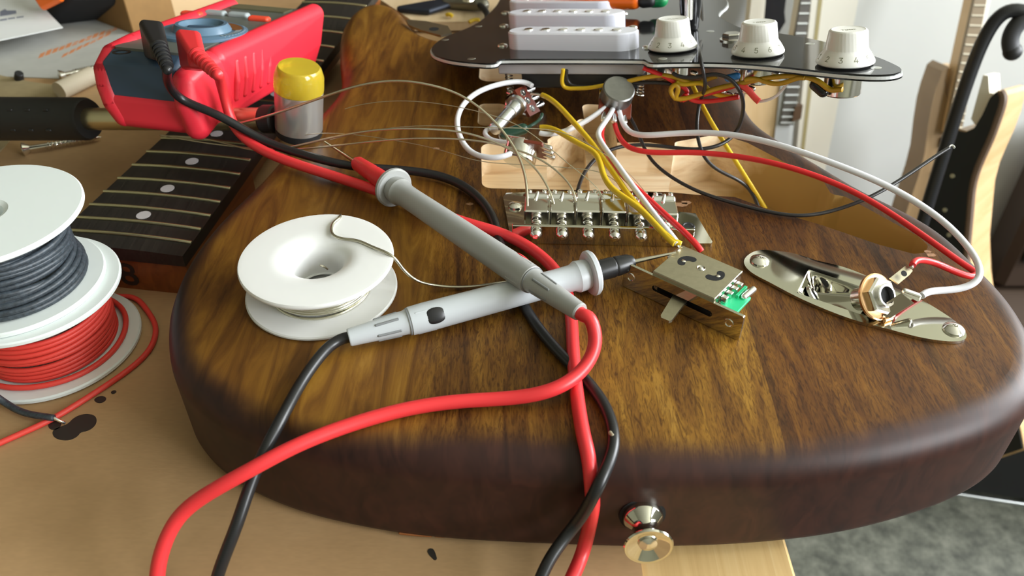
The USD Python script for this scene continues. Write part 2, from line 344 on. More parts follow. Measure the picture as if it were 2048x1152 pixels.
stain_wood = usdkit.material(stage, LK + 'stained_body_wood', {
    'tc': ('geometry', {}), 'm': ('mapping', {'scale': (95, 13, 50), 'rotation': (0, 0, .06)}), 'n': ('noise_texture', {'scale': 1.0, 'detail': 7.0, 'roughness': .62, 'distortion': 1.6}),
    'mf': ('mapping', {'scale': (700, 105, 200), 'rotation': (0, 0, .12)}), 'nf': ('noise_texture', {'scale': 1.0, 'detail': 4.0, 'roughness': .6, 'distortion': 2.2}),
    'nb': ('noise_texture', {'scale': 14.0, 'detail': 3.0}),
    'r': ('rgb_ramp', {'ramp': [(.28, (.068, .026, .005)), (.44, (.150, .062, .009)), (.60, (.24, .112, .014)), (.78, (.35, .185, .033))]}),
    'rf': ('rgb_ramp', {'ramp': [(.34, (.42, .36, .32)), (.56, (1.08, 1.08, 1.08))]}),
    'rb': ('rgb_ramp', {'ramp': [(.3, (.66, .62, .6)), (.7, (1.05, 1.05, 1.05))]}),
    'sx': ('separate_xyz', {}), 'pm': ('map_range', {'from_min': -.14, 'from_max': .20, 'to_min': 0.0, 'to_max': 1.0, 'clamp': True}),
    'wob': ('noise_texture', {'scale': 7.0, 'detail': 2.0}), 'wm': ('math', {'math_type': 'multiply_add', 'value2': .04, 'value3': -.02}), 'wa': ('math', {'math_type': 'add'}),
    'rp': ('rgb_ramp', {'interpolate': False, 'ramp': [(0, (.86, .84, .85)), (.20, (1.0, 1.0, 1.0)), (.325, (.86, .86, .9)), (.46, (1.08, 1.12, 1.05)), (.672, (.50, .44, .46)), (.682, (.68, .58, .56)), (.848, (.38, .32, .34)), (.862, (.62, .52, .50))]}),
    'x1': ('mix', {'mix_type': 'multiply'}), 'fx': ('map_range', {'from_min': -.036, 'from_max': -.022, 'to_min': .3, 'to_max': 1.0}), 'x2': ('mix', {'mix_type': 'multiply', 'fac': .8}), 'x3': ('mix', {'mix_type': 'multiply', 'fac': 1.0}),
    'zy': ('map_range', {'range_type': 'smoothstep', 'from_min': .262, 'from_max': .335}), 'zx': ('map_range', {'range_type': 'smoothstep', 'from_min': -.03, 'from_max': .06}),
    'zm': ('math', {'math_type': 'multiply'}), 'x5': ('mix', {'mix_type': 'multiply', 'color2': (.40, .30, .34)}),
    'at': ('attribute', {'attribute': 'burst'}), 'na': ('math', {'math_type': 'multiply_add', 'value2': .28, 'value3': -.14}), 'ba': ('math', {'math_type': 'add'}),
    'bs': ('map_range', {'range_type': 'smoothstep', 'from_min': .08, 'from_max': .25, 'to_min': 0.0, 'to_max': 1.0}),
    'rd': ('rgb_ramp', {'ramp': [(.3, (.020, .0085, .007)), (.7, (.050, .0175, .012))]}),
    'x4': ('mix', {'mix_type': 'mix'}), 'bp': ('bump', {'strength': .1, 'distance': .0004}),
    'p': ('principled_bsdf', {'roughness': .45, 'specular_ior_level': .30})},
    [('tc.position', 'm.vector'), ('m.vector', 'n.vector'), ('n.fac', 'r.fac'), ('tc.position', 'mf.vector'), ('mf.vector', 'nf.vector'), ('nf.fac', 'rf.fac'), ('tc.position', 'nb.vector'), ('nb.fac', 'rb.fac'),
     ('tc.position', 'sx.vector'), ('sx.x', 'pm.value'), ('tc.position', 'wob.vector'), ('wob.fac', 'wm.value1'), ('pm.result', 'wa.value1'), ('wm.value', 'wa.value2'), ('wa.value', 'rp.fac'),
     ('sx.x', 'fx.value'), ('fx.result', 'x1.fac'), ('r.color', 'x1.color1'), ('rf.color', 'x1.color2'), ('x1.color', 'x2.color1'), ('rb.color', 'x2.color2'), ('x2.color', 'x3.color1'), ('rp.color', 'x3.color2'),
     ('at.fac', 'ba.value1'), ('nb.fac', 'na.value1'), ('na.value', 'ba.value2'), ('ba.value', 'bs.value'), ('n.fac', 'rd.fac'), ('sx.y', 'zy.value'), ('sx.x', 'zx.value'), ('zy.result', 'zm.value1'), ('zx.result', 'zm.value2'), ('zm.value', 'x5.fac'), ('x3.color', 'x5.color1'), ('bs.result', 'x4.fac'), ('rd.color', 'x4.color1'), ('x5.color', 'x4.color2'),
     ('x4.color', 'p.base_color'), ('n.fac', 'bp.height'), ('bp.normal', 'p.normal')], surface='p.BSDF')
gt = Thing('electric_guitar_body', 'dark-stained brown electric guitar body lying on the bench with routed cavities and chrome hardware', 'guitar body')
def sub(mesh, sel): q = mesh.submesh([np.nonzero(sel)[0]], append=True, repair=False); return trimesh.Trimesh(q.vertices, q.faces, process=False)
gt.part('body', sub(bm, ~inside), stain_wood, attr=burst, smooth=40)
rout_wood = usdkit.material(stage, LK + 'shaded_rout_alder', {
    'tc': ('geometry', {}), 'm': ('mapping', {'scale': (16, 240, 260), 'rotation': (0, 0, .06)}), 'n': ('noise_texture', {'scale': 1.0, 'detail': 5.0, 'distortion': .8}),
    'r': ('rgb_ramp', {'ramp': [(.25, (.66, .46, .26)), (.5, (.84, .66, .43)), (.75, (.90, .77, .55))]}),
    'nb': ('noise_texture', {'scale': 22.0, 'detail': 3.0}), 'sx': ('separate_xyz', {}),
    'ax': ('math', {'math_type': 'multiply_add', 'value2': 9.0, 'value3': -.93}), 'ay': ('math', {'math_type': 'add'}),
    'rs': ('rgb_ramp', {'ramp': [(.40, (0, 0, 0)), (.62, (1, 1, 1))]}), 'x': ('mix', {'mix_type': 'mix', 'color2': (.46, .30, .10)}), 'p': ('principled_bsdf', {'roughness': .6})},  # olive towards the right: shade of the cavity wall put into the colour
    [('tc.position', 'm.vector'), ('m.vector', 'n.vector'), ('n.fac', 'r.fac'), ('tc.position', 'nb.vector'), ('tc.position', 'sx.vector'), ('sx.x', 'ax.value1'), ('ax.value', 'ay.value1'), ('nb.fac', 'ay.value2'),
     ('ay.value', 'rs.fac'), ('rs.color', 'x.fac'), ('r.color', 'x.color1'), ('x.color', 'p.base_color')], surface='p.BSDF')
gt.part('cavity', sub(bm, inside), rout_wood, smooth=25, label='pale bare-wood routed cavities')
mat_chip_edge = mat('worn_edge_wood', (.26, .085, .02), .6)
chip_wood = mat('chipped_wood', (.30, .16, .08), .7, var=.4, scale=900)
for (x, y, w) in ((1363, 409, 2.6), (1862, 510, 1.5), (1855, 503, 1.0), (940, 408, 1.2), (1372, 405, 1.8), (872, 297, 1.2)):
    c = V(x, y, TOP); a = np.linspace(0, 2 * math.pi, 9)[:-1]; rr = w * (.7 + .4 * np.abs(np.sin(a * 2.3 + x)))
    gt.part('chip', ext(Polygon(np.c_[c[0] + rr * np.cos(a) * 1.2, c[1] + rr * np.sin(a) * .6]).buffer(.3), .12, z0=TOP - .05), chip_wood, label='chip in the finish')

for q in (((800, 1066), (832, 1069.5), (862, 1071)), ((872, 1071.5), (888, 1072.5)), ((1566, 1072), (1574, 1070))):
    gt.part('chip', rhull([V(x, y, 2.6) for x, y in q], .55), mat_chip_edge, label='worn orange spot on the lower edge')
# tremolo bridge
def on_top(x, y, z=TOP): return V(x, y, z)
P1, P6 = V(1072, 468, 49.5), V(1334, 474, 49.5)
bx_dir = unit((P6 - P1) * (1, 1, 0)); by_dir = np.cross([0, 0, 1], bx_dir); GAP = np.linalg.norm((P6 - P1)[:2]) / 5
B0 = np.array([*(P1)[:2], 0.0])                              # under the first screw head
BF = frame(B0, bx_dir)                                       # x: across the strings, y: to the neck
inv = np.linalg.inv(BF)
def bl(x, y, z): q = inv @ np.r_[V(x, y, z), 1]; return (q[0], q[1])
pl = [bl(*q, 45.5) for q in ((1006, 394), (1013, 386), (1100, 383), (1200, 383), (1322, 386), (1332, 394), (1345, 419), (1358, 424), (1391, 427), (1425, 484), (1422, 487), (1386, 487), (1384, 483), (1022, 481))]
fl_y = bl(1200, 487, 45)[1]
bridge = gt.part('tremolo_bridge', [ext(Polygon(pl), 1.6, BF, TOP), put(bx(bl(1024, 486, 45)[0], bl(1384, 487, 45)[0], fl_y, fl_y + 1.6, TOP, TOP + 9.2, .3), BF)], chrome, smooth=20, label='chrome tremolo bridge plate')
hs = {}
for i in range(6):
    x = i * GAP; w = GAP / 2 - .25
    y0 = bl(1200, 424, 55.5)[1]; y1 = y0 + 15.5
    z1 = TOP + 11.3 + (.5 if i in (2, 3) else 0)
    sd = [bx(x - w, x + w, y0, y1 - 5.0, TOP + 3.0, z1, .6), bx(x - w, x + w, y1 - 5.4, y1, TOP + 3.0, z1 - 2.2, .5)]
    s0 = gt.part('saddle', [put(q, BF) for q in sd], nickel, bridge, smooth=20)
    gt.part('roller', put(rod((x - w + .2, y1 - 3.6, z1 - 1.3), (x + w - .2, y1 - 3.6, z1 - 1.3), 2.5, bev=.7), BF), solderm, bridge)
    gt.part('string_end', put(rhull([(x - .6, y1 - 6.6, z1 + .1), (x + .3, y1 - 3.0, z1 + 1.2)], [.8, .7]), BF), solderm, bridge)
    for q in (-1, 1):
        gt.part('height_screw', put(lathe([(0, 0), (1.15, 0), (1.15, 7), (.9, 7.4), (.5, 7.4), (.5, 6.7), (0, 6.7)], (x + q * 3.2, y1 - 1.6, z1 - 5.9), n=12), BF), nickel, bridge)
    # intonation screw with its spring between flange and saddle
    zs = TOP + 6.0
    gt.part('intonation_screw', [put(lathe([(0, -3.9), (1.3, -3.6), (2.5, -2.3), (2.7, -1.0), (2.5, 0), (0, 0)], (x, fl_y, zs), (0, 1, 0), 18), BF), put(rod((x, fl_y - 4.0, zs), (x, fl_y - 3.3, zs), .7, n=8), BF), put(rod((x, fl_y, zs), (x, y0 + 1, zs), 1.1, n=10), BF)], nickel, bridge)
    t = np.linspace(0, 4.0 * 2 * math.pi, 90); yy = np.linspace(fl_y + 1.8, y0 - .2, 90)
    gt.part('spring', put(tube(np.c_[x + 1.75 * np.cos(t), yy, zs + 1.75 * np.sin(t)], .42, 6, smooth=False), BF), nickel, bridge)
hx, hy = bl(1377, 451, 46)
gt.part('arm_hole', put(lathe([(0, 0), (1.9, 0), (2.2, .35), (2.6, .35), (2.9, 0)], (hx, hy, TOP + 1.62), n=20), BF), black_matte, bridge)
gt.part('pivot_screw', put(lathe([(3.2, 0), (3.0, 1.0), (1.6, 1.9), (0, 2.0)], (*bl(1030, 412, 46), TOP + 1.6), n=18), BF), nickel, bridge)
# jack plate: boat-shaped, with a scooped cup
JP = [(1488, 524), (1497, 509), (1519, 500), (1550, 501), (1592, 507), (1626, 518), (1682, 532), (1738, 553), (1795, 577), (1848, 602), (1885, 624), (1921, 651), (1933, 668), (1930, 678), (1915, 682), (1885, 681), (1836, 673), (1782, 659), (1714, 641), (1653, 619), (1592, 592), (1531, 560), (1499, 541)]
jw = np.array([V(*q, 45.5)[:2] for q in JP]); ja, jb = jw[0], jw[12]; jx = unit(jb - ja); jy = np.array([-jx[1], jx[0]]); JL = np.linalg.norm(jb - ja)
jl = np.stack([(jw - ja) @ jx, (jw - ja) @ jy], -1)
jq = np.vstack([jl, jl[:1]]); jpoly = Polygon(CubicSpline(np.r_[0, np.cumsum(np.linalg.norm(np.diff(jq, axis=0), axis=1))], jq, bc_type='periodic')(np.linspace(0, np.linalg.norm(np.diff(jq, axis=0), axis=1).sum(), 160, endpoint=False)))
def jloc(x, y): q = V(x, y, 45.5)[:2] - ja; return np.array([q @ jx, q @ jy])
c0, c1, wb_ = jloc(1606, 560)[0], jloc(1775, 600)[0], 8.6
mid0, mid1 = np.interp(c0, [0, JL], [.6, -.6]), np.interp(c1, [0, JL], [.6, -.6])
cupq = Polygon([(c0, mid0 - wb_), (c1, mid1 - wb_), (c1, mid1 + wb_), (c0, mid0 + wb_)])
flat = trimesh.creation.extrude_polygon(jpoly.difference(cupq), 1.3, engine='earcut')
uu_, ww_ = np.meshgrid(np.linspace(0, 1, 90), np.linspace(-1, 1, 44), indexing='ij'); u_ = c0 + uu_ * (c1 - c0); w_ = (mid0 + (mid1 - mid0) * uu_) + ww_ * wb_
cr = 8.2 - 4.6 * ww_                                             # the crease of the trough runs aslant
dl_ = np.clip((u_ - c0) / cr, 0, 1); dr_ = np.clip((c1 - u_) / (c1 - c0 - cr), 0, 1); dep = -np.log(np.exp(-9 * dl_) + np.exp(-9 * dr_)) / 9; dep = np.clip(dep, 0, 1) * np.clip((u_ - c0) / .8, 0, 1)
g = np.clip((1 - np.abs(ww_)) * wb_ / 2.4, 0, 1); zc = 1.3 - 9.0 * dep * g * g * (3 - 2 * g)
cv = np.stack([u_, w_, zc], -1).reshape(-1, 3); cf = []
for i in range(89):
    for k in range(43): a = i * 44 + k; cf += [(a, a + 44, a + 45), (a, a + 45, a + 1)]
JM = np.eye(4); JM[:2, 0], JM[:2, 1], JM[:2, 3], JM[2, 3] = jx, jy, ja, TOP + .1
jp = gt.part('jack_plate', put(flat, JM), chrome, smooth=25, label='boat-shaped chrome jack plate')
gt.part('jack_cup', put(trimesh.Trimesh(cv, np.array(cf), process=False), JM), chrome, jp, smooth=True, label='scooped cup with the jack hole')
for q in ((1519, 522), (1907, 659)):
    u0, w0 = jloc(*q)
    gt.part('screw', put(lathe([(3.9, 0), (3.8, .7), (2.6, 1.7), (.9, 2.1), (.8, 1.5), (0, 1.5)], (u0, w0, 1.3), n=24), JM), nickel, jp)
u0, w0 = jloc(1641, 585)
jd = unit((.66, .30, .67)); jo = np.array([c0 + 5.2, -1.2, 1.3 - 4.6])
gt.part('jack_hole', put(lathe([(0, .4), (2.6, .4), (2.6, 1.0), (3.2, 1.4), (4.0, 1.1), (4.4, 0)], jo, jd, 28), JM), nickel, jp)
gt.part('jack_bore', put(lathe([(2.7, .55), (0, .6)], jo, jd, 24), JM), dark_hole, jp)
# strap button on the tail
SB = np.array([V(1284, 1030, 21)[0], 163.6, 21.5]); sd_ = unit((.02, -1, .10))
sbt = gt.part('strap_button', lathe([(0, 0), (6.6, .2), (6.6, 2.6), (6.2, 3.4), (4.4, 5.5), (3.6, 7.5), (3.9, 9.5), (5.6, 11.8), (7.6, 13.0), (7.9, 13.6), (7.6, 14.2), (6.6, 14.1), (3.0, 12.4), (0, 12.2)], SB, sd_, 40), chrome, smooth=40, label='chrome strap button on the tail')
gt.part('felt_washer', lathe([(0, -.8), (7.6, -.8), (7.8, .2), (7.6, 1.2), (0, 1.2)], SB, sd_, 32), black_felt, sbt)
gt.part('screw', [lathe([(3.1, 12.2), (2.9, 13.0), (1.2, 13.7), (0, 13.7)], SB, sd_, 20)], nickel, sbt)
gt.done()

# ---------------------------------------------------------------- pickguard assembly, propped above the body
PN = unit((-.08, .20, 1.0)); PO = np.array([30., 430., 70.])
PF = frame(PO, (1, -.055, .091), PN); PI = np.linalg.inv(PF)
PF[:3, 2] = PN; PF[:3, 1] = np.cross(PN, PF[:3, 0]); PI = np.linalg.inv(PF)
def PV(px, py, h=0.0): return VN(px, py, PO + PN * h, PN)
def PL(px, py, h=0.0): return (PI @ np.r_[PV(px, py, h), 1])[:3]
FE = [(862, 98), (900, 120.5), (990, 128), (1300, 126.5), (1400, 124.5), (1500, 128), (1640, 142), (1700, 148), (1785, 149), (1804, 142)]
def UV(px, py, back=3.0):
    """a point hanging just behind the front edge of the pickguard"""
    return VY(px, py, PV(px, np.interp(px, *zip(*FE)))[1] + back)
def PW(x, y, h): return (PF @ np.array([x, y, h, 1.0]))[:3]
GO = [(862, 98), (864, 105), (872, 112), (900, 120.5), (945, 125.5), (990, 128), (997, 120), (1004, 118), (1284, 118), (1293, 121), (1300, 126.5), (1340, 125), (1400, 124.5), (1450, 125.5), (1500, 128), (1560, 133), (1640, 142), (1700, 148), (1750, 150.5), (1785, 149),
      (1801, 144), (1804, 140), (1796, 132), (1747, 111), (1650, 83), (1563, 67), (1500, 60), (1480, 56), (1455, 44), (1440, 36), (1436, 30), (1440, 22), (1452, 13), (1456, 6), (1450, -4), (1436, -14), (1380, -26), (1020, -26), (1003, -8), (996, 8), (982, 24), (960, 44), (930, 59), (896, 71), (872, 85)]
gq = np.array([PL(*q)[:2] for q in GO])
for _ in range(2): gq = np.stack([.75 * gq + .25 * np.roll(gq, -1, 0), .25 * gq + .75 * np.roll(gq, -1, 0)], 1).reshape(-1, 2)
gp = Polygon(gq).buffer(-.6).buffer(1.2).buffer(-.6)
pg = Thing('pickguard', 'glossy black pickguard with white pickups and three white knobs, propped above the guitar body', 'pickguard')
pg.part('top_ply', ext(gp, .8, PF, -.7), black_gloss, smooth=False)
pg.part('white_ply', ext(gp.buffer(.7), 1.2, PF, -1.9), mat('white_ply', (.72, .74, .74), .3), label='white middle layer showing at the edge', smooth=False)
pg.part('lower_ply', ext(gp.buffer(.75), .7, PF, -2.6), black_gloss, smooth=False)
def stadium(L, W): return LineString([(-(L - W) / 2, 0), ((L - W) / 2, 0)]).buffer(W / 2, quad_segs=10)
for (xa, ya, xb, yb, tilt) in ((1008, 100, 1266, 104, 0), (1009, 59, 1238, 62, 0), (1011, 32, 1221, 34, 0)):
    a, b = PL(xa, ya), PL(xb, yb); ex = unit((b - a)[:3] * (1, 1, 0)); L = np.linalg.norm((b - a)[:2])
    mid = (a + b) / 2 + 9.0 * np.array([-ex[1], ex[0], 0]); F = np.eye(4); F[:3, 0], F[:3, 1], F[:3, 3] = ex, (-ex[1], ex[0], 0), (mid[0], mid[1], 0); F = PF @ F
    st = stadium(L, 18.0); H = 9.0
    cover = trimesh.util.concatenate([ext(st, H - .8 + 9, None, -9), hull(np.vstack([np.c_[np.array(st.exterior.coords), np.full(len(st.exterior.coords), H - .8)], np.c_[np.array(st.buffer(-.8).exterior.coords), np.full(len(st.buffer(-.8).exterior.coords), H)]]))])
    pk = pg.part('pickup', put(cover, F), pickup_white, smooth=40, label='white single-coil pickup cover')
    for i in range(6):
        pg.part('pole_piece', put(lathe([(2.5, H - .3), (2.5, H + .35), (2.2, H + .6), (0, H + .6)], ((i - 2.5) * (L / 7.3), 0, 0), n=18), F), nickel, pk)
    pg.part('bobbin', put(bx(-L / 2 + 5, L / 2 - 5, -8.5, 8.5, -13, -9, .5), F), black_matte, pk)
    for q in (-1, 1):
        pg.part('mounting_screw', [put(lathe([(2.9, 0), (2.6, .9), (1.2, 1.4), (0, 1.4)], (q * (L / 2 + 5), 0, 0), n=16), F), put(rod((q * (L / 2 + 5), 0, -3), (q * (L / 2 + 5), 0, -14), 1.3, n=8), F)], nickel, pk)
# flange plate and lower bobbin of the bridge pickup, seen through the bridge notch
n0, n1 = PL(1004, 118), PL(1286, 118); ex = unit((n1 - n0) * (1, 1, 0)); L = np.linalg.norm((n1 - n0)[:2]); F = np.eye(4); F[:3, 0], F[:3, 1], F[:3, 3] = ex, (-ex[1], ex[0], 0), (n0[0], n0[1], 0); F = PF @ F
pg.part('pickup_flange', put(bx(-3, L, 1.0, 6, -8.0, -2.7, .4), F), mat('lilac_grey_plastic', (.42, .40, .42), .35), smooth=20, label='lilac grey flange below the bridge notch')
pg.part('pickup_base', put(bx(9, L - 3, 2.5, 22, -15.5, -8.0, .6), F), black_matte, smooth=20)
for x in (1.5, L - 2.5):
    t = np.linspace(0, 7 * 2 * math.pi, 120)
    pg.part('spring', put(tube(np.c_[x + 1.7 * np.cos(t), 4 + 1.7 * np.sin(t), np.linspace(-8, -19, 120)], .45, 6, smooth=False), F), nickel)
# knobs with numbered skirts, and the pots below them
num_ink = mat('knob_number_ink', (.20, .20, .12), .6)
for (kx, ky, wpx, front, off, word) in ((1345, 96, 98, 3, -.22, 'VOLUME'), (1515, 106, 107, 5, -.25, 'TONE'), (1690, 126, 118, 3, -.45, 'TONE')):
    b = PL(kx, ky, .6); R = 12.3
    K = np.eye(4); K[:3, 3] = (b[0], b[1], .8); K = PF @ K
    kp = [(0, 0), (R - .6, 0), (R, .5), (R, 1.1), (R - .5, 2.2), (R - 1.6, 4.0), (R - 2.7, 5.4), (R - 3.2, 6.2), (R - 3.35, 6.6), (R - 4.3, 13.6), (R - 4.7, 14.2), (R - 5.3, 14.4), (R - 6, 14.15), (0, 14.0)]
    body = lathe(kp, n=72)
    v = body.vertices; r = np.hypot(v[:, 0], v[:, 1]); ribs = (v[:, 2] > 6.5) & (v[:, 2] < 13.9) & (r > 6); k = 1 + .008 * np.where(np.arange(len(v)) % 2, 1, -1) * ribs
    v = v * np.c_[k, k, np.ones(len(k))]
    kn = pg.part('knob', put(trimesh.Trimesh(v, body.faces, process=False), K), cream_white, smooth=35, label=f'white knob with numbered skirt, {word.lower()}')
    for d_ in range(1, 11):
        a = -math.pi / 2 + off + (d_ - front) * math.radians(32)
        rr, hh = R - 1.25, 3.3; nrm = unit((math.cos(a) * .86, math.sin(a) * .86, .5)); tx = np.array([-math.sin(a), math.cos(a), 0]); ty = np.cross(nrm, tx)
        t = meshkit.text_mesh(str(d_), 2.5, .12); c = t.bounds.mean(0); t.apply_translation((-c[0], -c[1], 0))
        D = np.eye(4); D[:3, 0], D[:3, 1], D[:3, 2], D[:3, 3] = tx, ty, nrm, np.array([rr * math.cos(a), rr * math.sin(a), hh]) - nrm * .03
        pg.part('number', put(t, K @ D), num_ink, kn, smooth=False)
    t = meshkit.text_mesh(word, 1.7, .1); c = t.bounds.mean(0); t.apply_translation((-c[0], -c[1], 14.0))
    pg.part('lettering', put(t, K), num_ink, kn, smooth=False)
    pt = pg.part('potentiometer', put(lathe([(0, -4), (7.6, -4), (8.0, -4.4), (8.0, -12.6), (7.4, -13.2), (0, -13.2)], (0, 0, -.8), n=28), K), nickel, label='metal potentiometer can under the pickguard')
    pg.part('wafer', put(bx(-8, 8, 6, 13, -6.2, -4.6, .2), K), phenolic, pt)
    for q in (-1, 0, 1):
        pg.part('lug', put(rhull([(q * 4.5, 12, -5.2), (q * 4.5, 15, -7), (q * 4.5, 15.5, -8.5)], 1.1), K), solderm, pt)
# countersunk screw holes around the rim, spare nut
for q in ((890, 80), (943, 118), (957, 53), (1325, 118), (1703, 134), (1620, 88), (1420, 63), (1228, 26), (1752, 136)):
    b = PL(*q)
    pg.part('screw_hole', put(lathe([(2.3, 0), (2.0, .18), (1.3, .12), (0, .1)], (b[0], b[1], .1), n=18), PF), alu)
b = PL(1464, 80)
pg.part('hex_nut', [put(lathe([(0, 0), (6.2, 0), (6.2, .7), (5.2, .9), (0, .9)], (b[0], b[1], .1), n=30), PF), put(lathe([(5.0, .9), (5.0, 3.0), (4.4, 3.5), (0, 3.5)], (b[0], b[1], .1), n=6), PF)], nickel, smooth=20, label='hex nut and washer of the switch')
# small bits below: capacitors
pg.part('capacitor', rhull([UV(1456, 156), UV(1474, 152)], 1.7), blue_cap, label='small blue capacitor')
pg.part('capacitor', rhull([UV(1630, 170), UV(1646, 184)], 2.4), black_gloss, label='dark capacitor tube')
pg.part('solder_joint', trimesh.util.concatenate([rhull([UV(x, y, 6), UV(x + 6, y + 2, 6)], 1.2) for x, y in ((1440, 182), (1456, 188), (1472, 190), (1490, 182), (1385, 145), (1500, 176), (1548, 146), (1470, 137))]), solderm)
pg.done()

# ---------------------------------------------------------------- loose pots, switch and jack on the body
def pot(name, label, o, ax, up, board, can, cap=None):
    """a potentiometer: shaft along ax from o, wafer towards up"""
    ax = unit(ax); F = frame(o, np.cross(up, ax), ax)
    t = Thing(name, label, 'potentiometer', 'loose potentiometers')
    t.part('can', put(lathe([(0, -9), (7.4, -9), (8.0, -8.4), (8.0, -1.4), (8.2, -.6), (8.2, 0), (0, 0)], n=32), F), can, smooth=30)
    w = t.part('wafer', put(bx(-8.2, 8.2, 2.0, 11.0, -1.9, -.3, .2), F), board)
    for q in (-1, 0, 1):
        t.part('rivet', put(lathe([(1.9, 0), (1.6, .5), (.8, .5), (.7, .1), (0, .1)], (q * 5.2, 7.2, -.3), n=16), F), nickel, w)
        t.part('lug', put(rhull([(q * 5.2, 10.4, -1.0), (q * 5.2, 14.2, -1.5)], [1.1, 1.5]), F), solderm, w)
    t.part('cover_plate', put(bx(-8.2, 8.2, -7.5, 2.0, -.2, .5, .2), F), nickel)
    if cap is None:
        t.part('shaft', put(lathe([(0, .4), (4.9, .4), (4.9, 1.8), (3.6, 2.2), (3.6, 7), (3.4, 7.2), (3.1, 7.4), (3.1, 15.4), (2.7, 16), (0, 16)], n=28), F), alu, smooth=25)
    t.done(); return F
t = Thing('loose_potentiometer', 'loose potentiometer with brown riveted wafer and long bare shaft, over the pale cavity', 'potentiometer', 'loose potentiometers')
wa, wb, wd_ = V(1029, 180, 60), V(1050, 170, 59), V(1060, 233, 47.5); wn = unit(np.cross(wd_ - wa, wb - wa)); wn = wn if wn @ (EYE - wa) > 0 else -wn
wq = [wa, wb, wb + wd_ - wa, wd_]
wf = t.part('wafer', thick([a - wn * 1.5 for a in wq], wn * 1.6), phenolic, smooth=False)
for k in (.2, .5, .8):
    c = wa + (wd_ - wa) * k + (wb - wa) * .5
    t.part('rivet', lathe([(2.0, 0), (1.7, .5), (.9, .5), (.8, .15), (0, .15)], c + wn * .1, wn, 16), solderm, wf)
    t.part('lug', rhull([wb + (wd_ - wa) * k - wn * .7, wb + (wd_ - wa) * k + (wb - wa) * .55 - wn * 1.2], [1.3, 1.9]), solderm, wf)
sa0, sa1 = V(1031, 212, 55), V(988, 260, 52); sx = unit(sa1 - sa0)
t.part('bushing', lathe([(0, -2), (5.4, -2), (5.4, 0), (3.8, .4), (3.8, 6), (3.5, 6.4), (3.3, 6.5), (3.3, np.linalg.norm(sa1 - sa0) - .6), (2.8, np.linalg.norm(sa1 - sa0)), (0, np.linalg.norm(sa1 - sa0))], sa0, sx, 28), alu, smooth=25)
t.part('cover_plate', rhull([V(1024, 188, 53), V(1046, 218, 48), V(1034, 200, 50)], 2.2), nickel)
t.part('can', lathe([(0, 0), (7.0, 0), (7.6, -.6), (7.6, -7.4), (7, -8), (0, -8)], (wa + wq[2]) / 2 - wn * 1.6, wn, 30), nickel, smooth=30)
t.done()
o2 = V(1046, 290, 55)
pot('loose_potentiometer', 'loose potentiometer lying can outward, just above the bridge end of the pale cavity', o2, (.25, .75, .6), (1, .05, .25), phenolic, nickel, cap=1)
o3 = V(1230, 200, 62)
F = pot('loose_potentiometer', 'loose potentiometer showing its round grey back, held up by white wires', o3, (-.12, .42, -.9), (-.1, -1, -.3), phenolic, mat('dull_pot_can', (.26, .26, .25), .42, 1.0, var=.1, scale=200), cap=1)
cap = Thing('green_capacitor', 'dark green capacitor between the two loose potentiometers on the left', 'capacitor')
cap.part('body', rhull([V(1012, 268, 53), V(1046, 258, 55)], 2.8), green_cap); cap.part('lead', tube([V(1046, 258, 55), V(1064, 250, 56), V(1078, 240, 57), V(1084, 228, 58)], .9), green_cap); cap.part('lead', tube([V(1012, 268, 53), V(1000, 270, 52), V(1004, 280, 52)], .4), steel)
cap.done()
# lever switch
BLc, BRc = V(1247, 568, 44.3), V(1480, 678, 44.3); sx_ = unit(BRc - BLc); up_ = unit((.0, .0, 1.0)); SFR = frame(BLc, sx_, (0.0, .02, 1))
SI = np.linalg.inv(SFR)
def SLc(x, y, z): return (SI @ np.r_[V(x, y, z), 1])[:3]
SW = np.linalg.norm(BRc - BLc); PH = 11.2
sw = Thing('lever_switch', 'loose lever selector switch with a chrome mounting plate and zinc cover, lying beside the bridge', 'switch')
# local axes: x along the plate, y away from the camera (into the switch body), z up the plate
plate = rpoly([(0, 0), (SW, 0), (SW, PH), (0, PH)], .8).difference(LineString([(SW * .285, PH * .52), (SW * .74, PH * .52)]).buffer(1.3))
M = np.eye(4); M[:3, 0], M[:3, 1], M[:3, 2] = (1, 0, 0), (0, 0, 1), (0, -1, 0)
sp_ = sw.part('mounting_plate', put(ext(plate, 1.2), SFR @ M), chrome, smooth=20)
for x in (3.6, SW - 5.0):
    sw.part('hole_rim', put(lathe([(2.0, 0), (1.9, .35), (1.3, .4), (1.0, .1), (0, .1)], (x, -1.2, PH * .5), (0, -1, 0), 18), SFR), nickel, sp_)
sw.part('slot_shade', put(bx(SW * .24, SW * .78, 3.0, 3.6, PH * .3, PH * .76), SFR), dark_hole, sp_)  # near-black sheet painted in for the shade inside the slot
x0, x1 = 12.0, 38.2
cov = sw.part('cover', [put(bx(x0, x1, 0, 22.0, PH + .2, PH + 1.2, .2), SFR), put(bx(x0, x1, -.1, .9, PH - 2.2, PH + 1.1, .2), SFR)], zinc, smooth=20, label='zinc top cover')
xc = (x0 + x1) / 2
for q, a0 in ((-1, 100), (1, -80)):
    a = np.radians(np.linspace(a0 - 10, a0 + 120, 10)); cc = (xc + q * 5.2, 13.2)
    arc = LineString(np.c_[cc[0] + 2.9 * np.cos(a), cc[1] + 2.9 * np.sin(a)]).buffer(1.5)
    sw.part('slot', put(ext(arc, .12, None, PH + 1.16), SFR), dark_hole, cov)
    sw.part('rivet', put(lathe([(.9, 0), (.5, .25), (0, .3)], (cc[0] + q * 2.2, 13.0, PH + 1.25), n=12), SFR), nickel, cov)
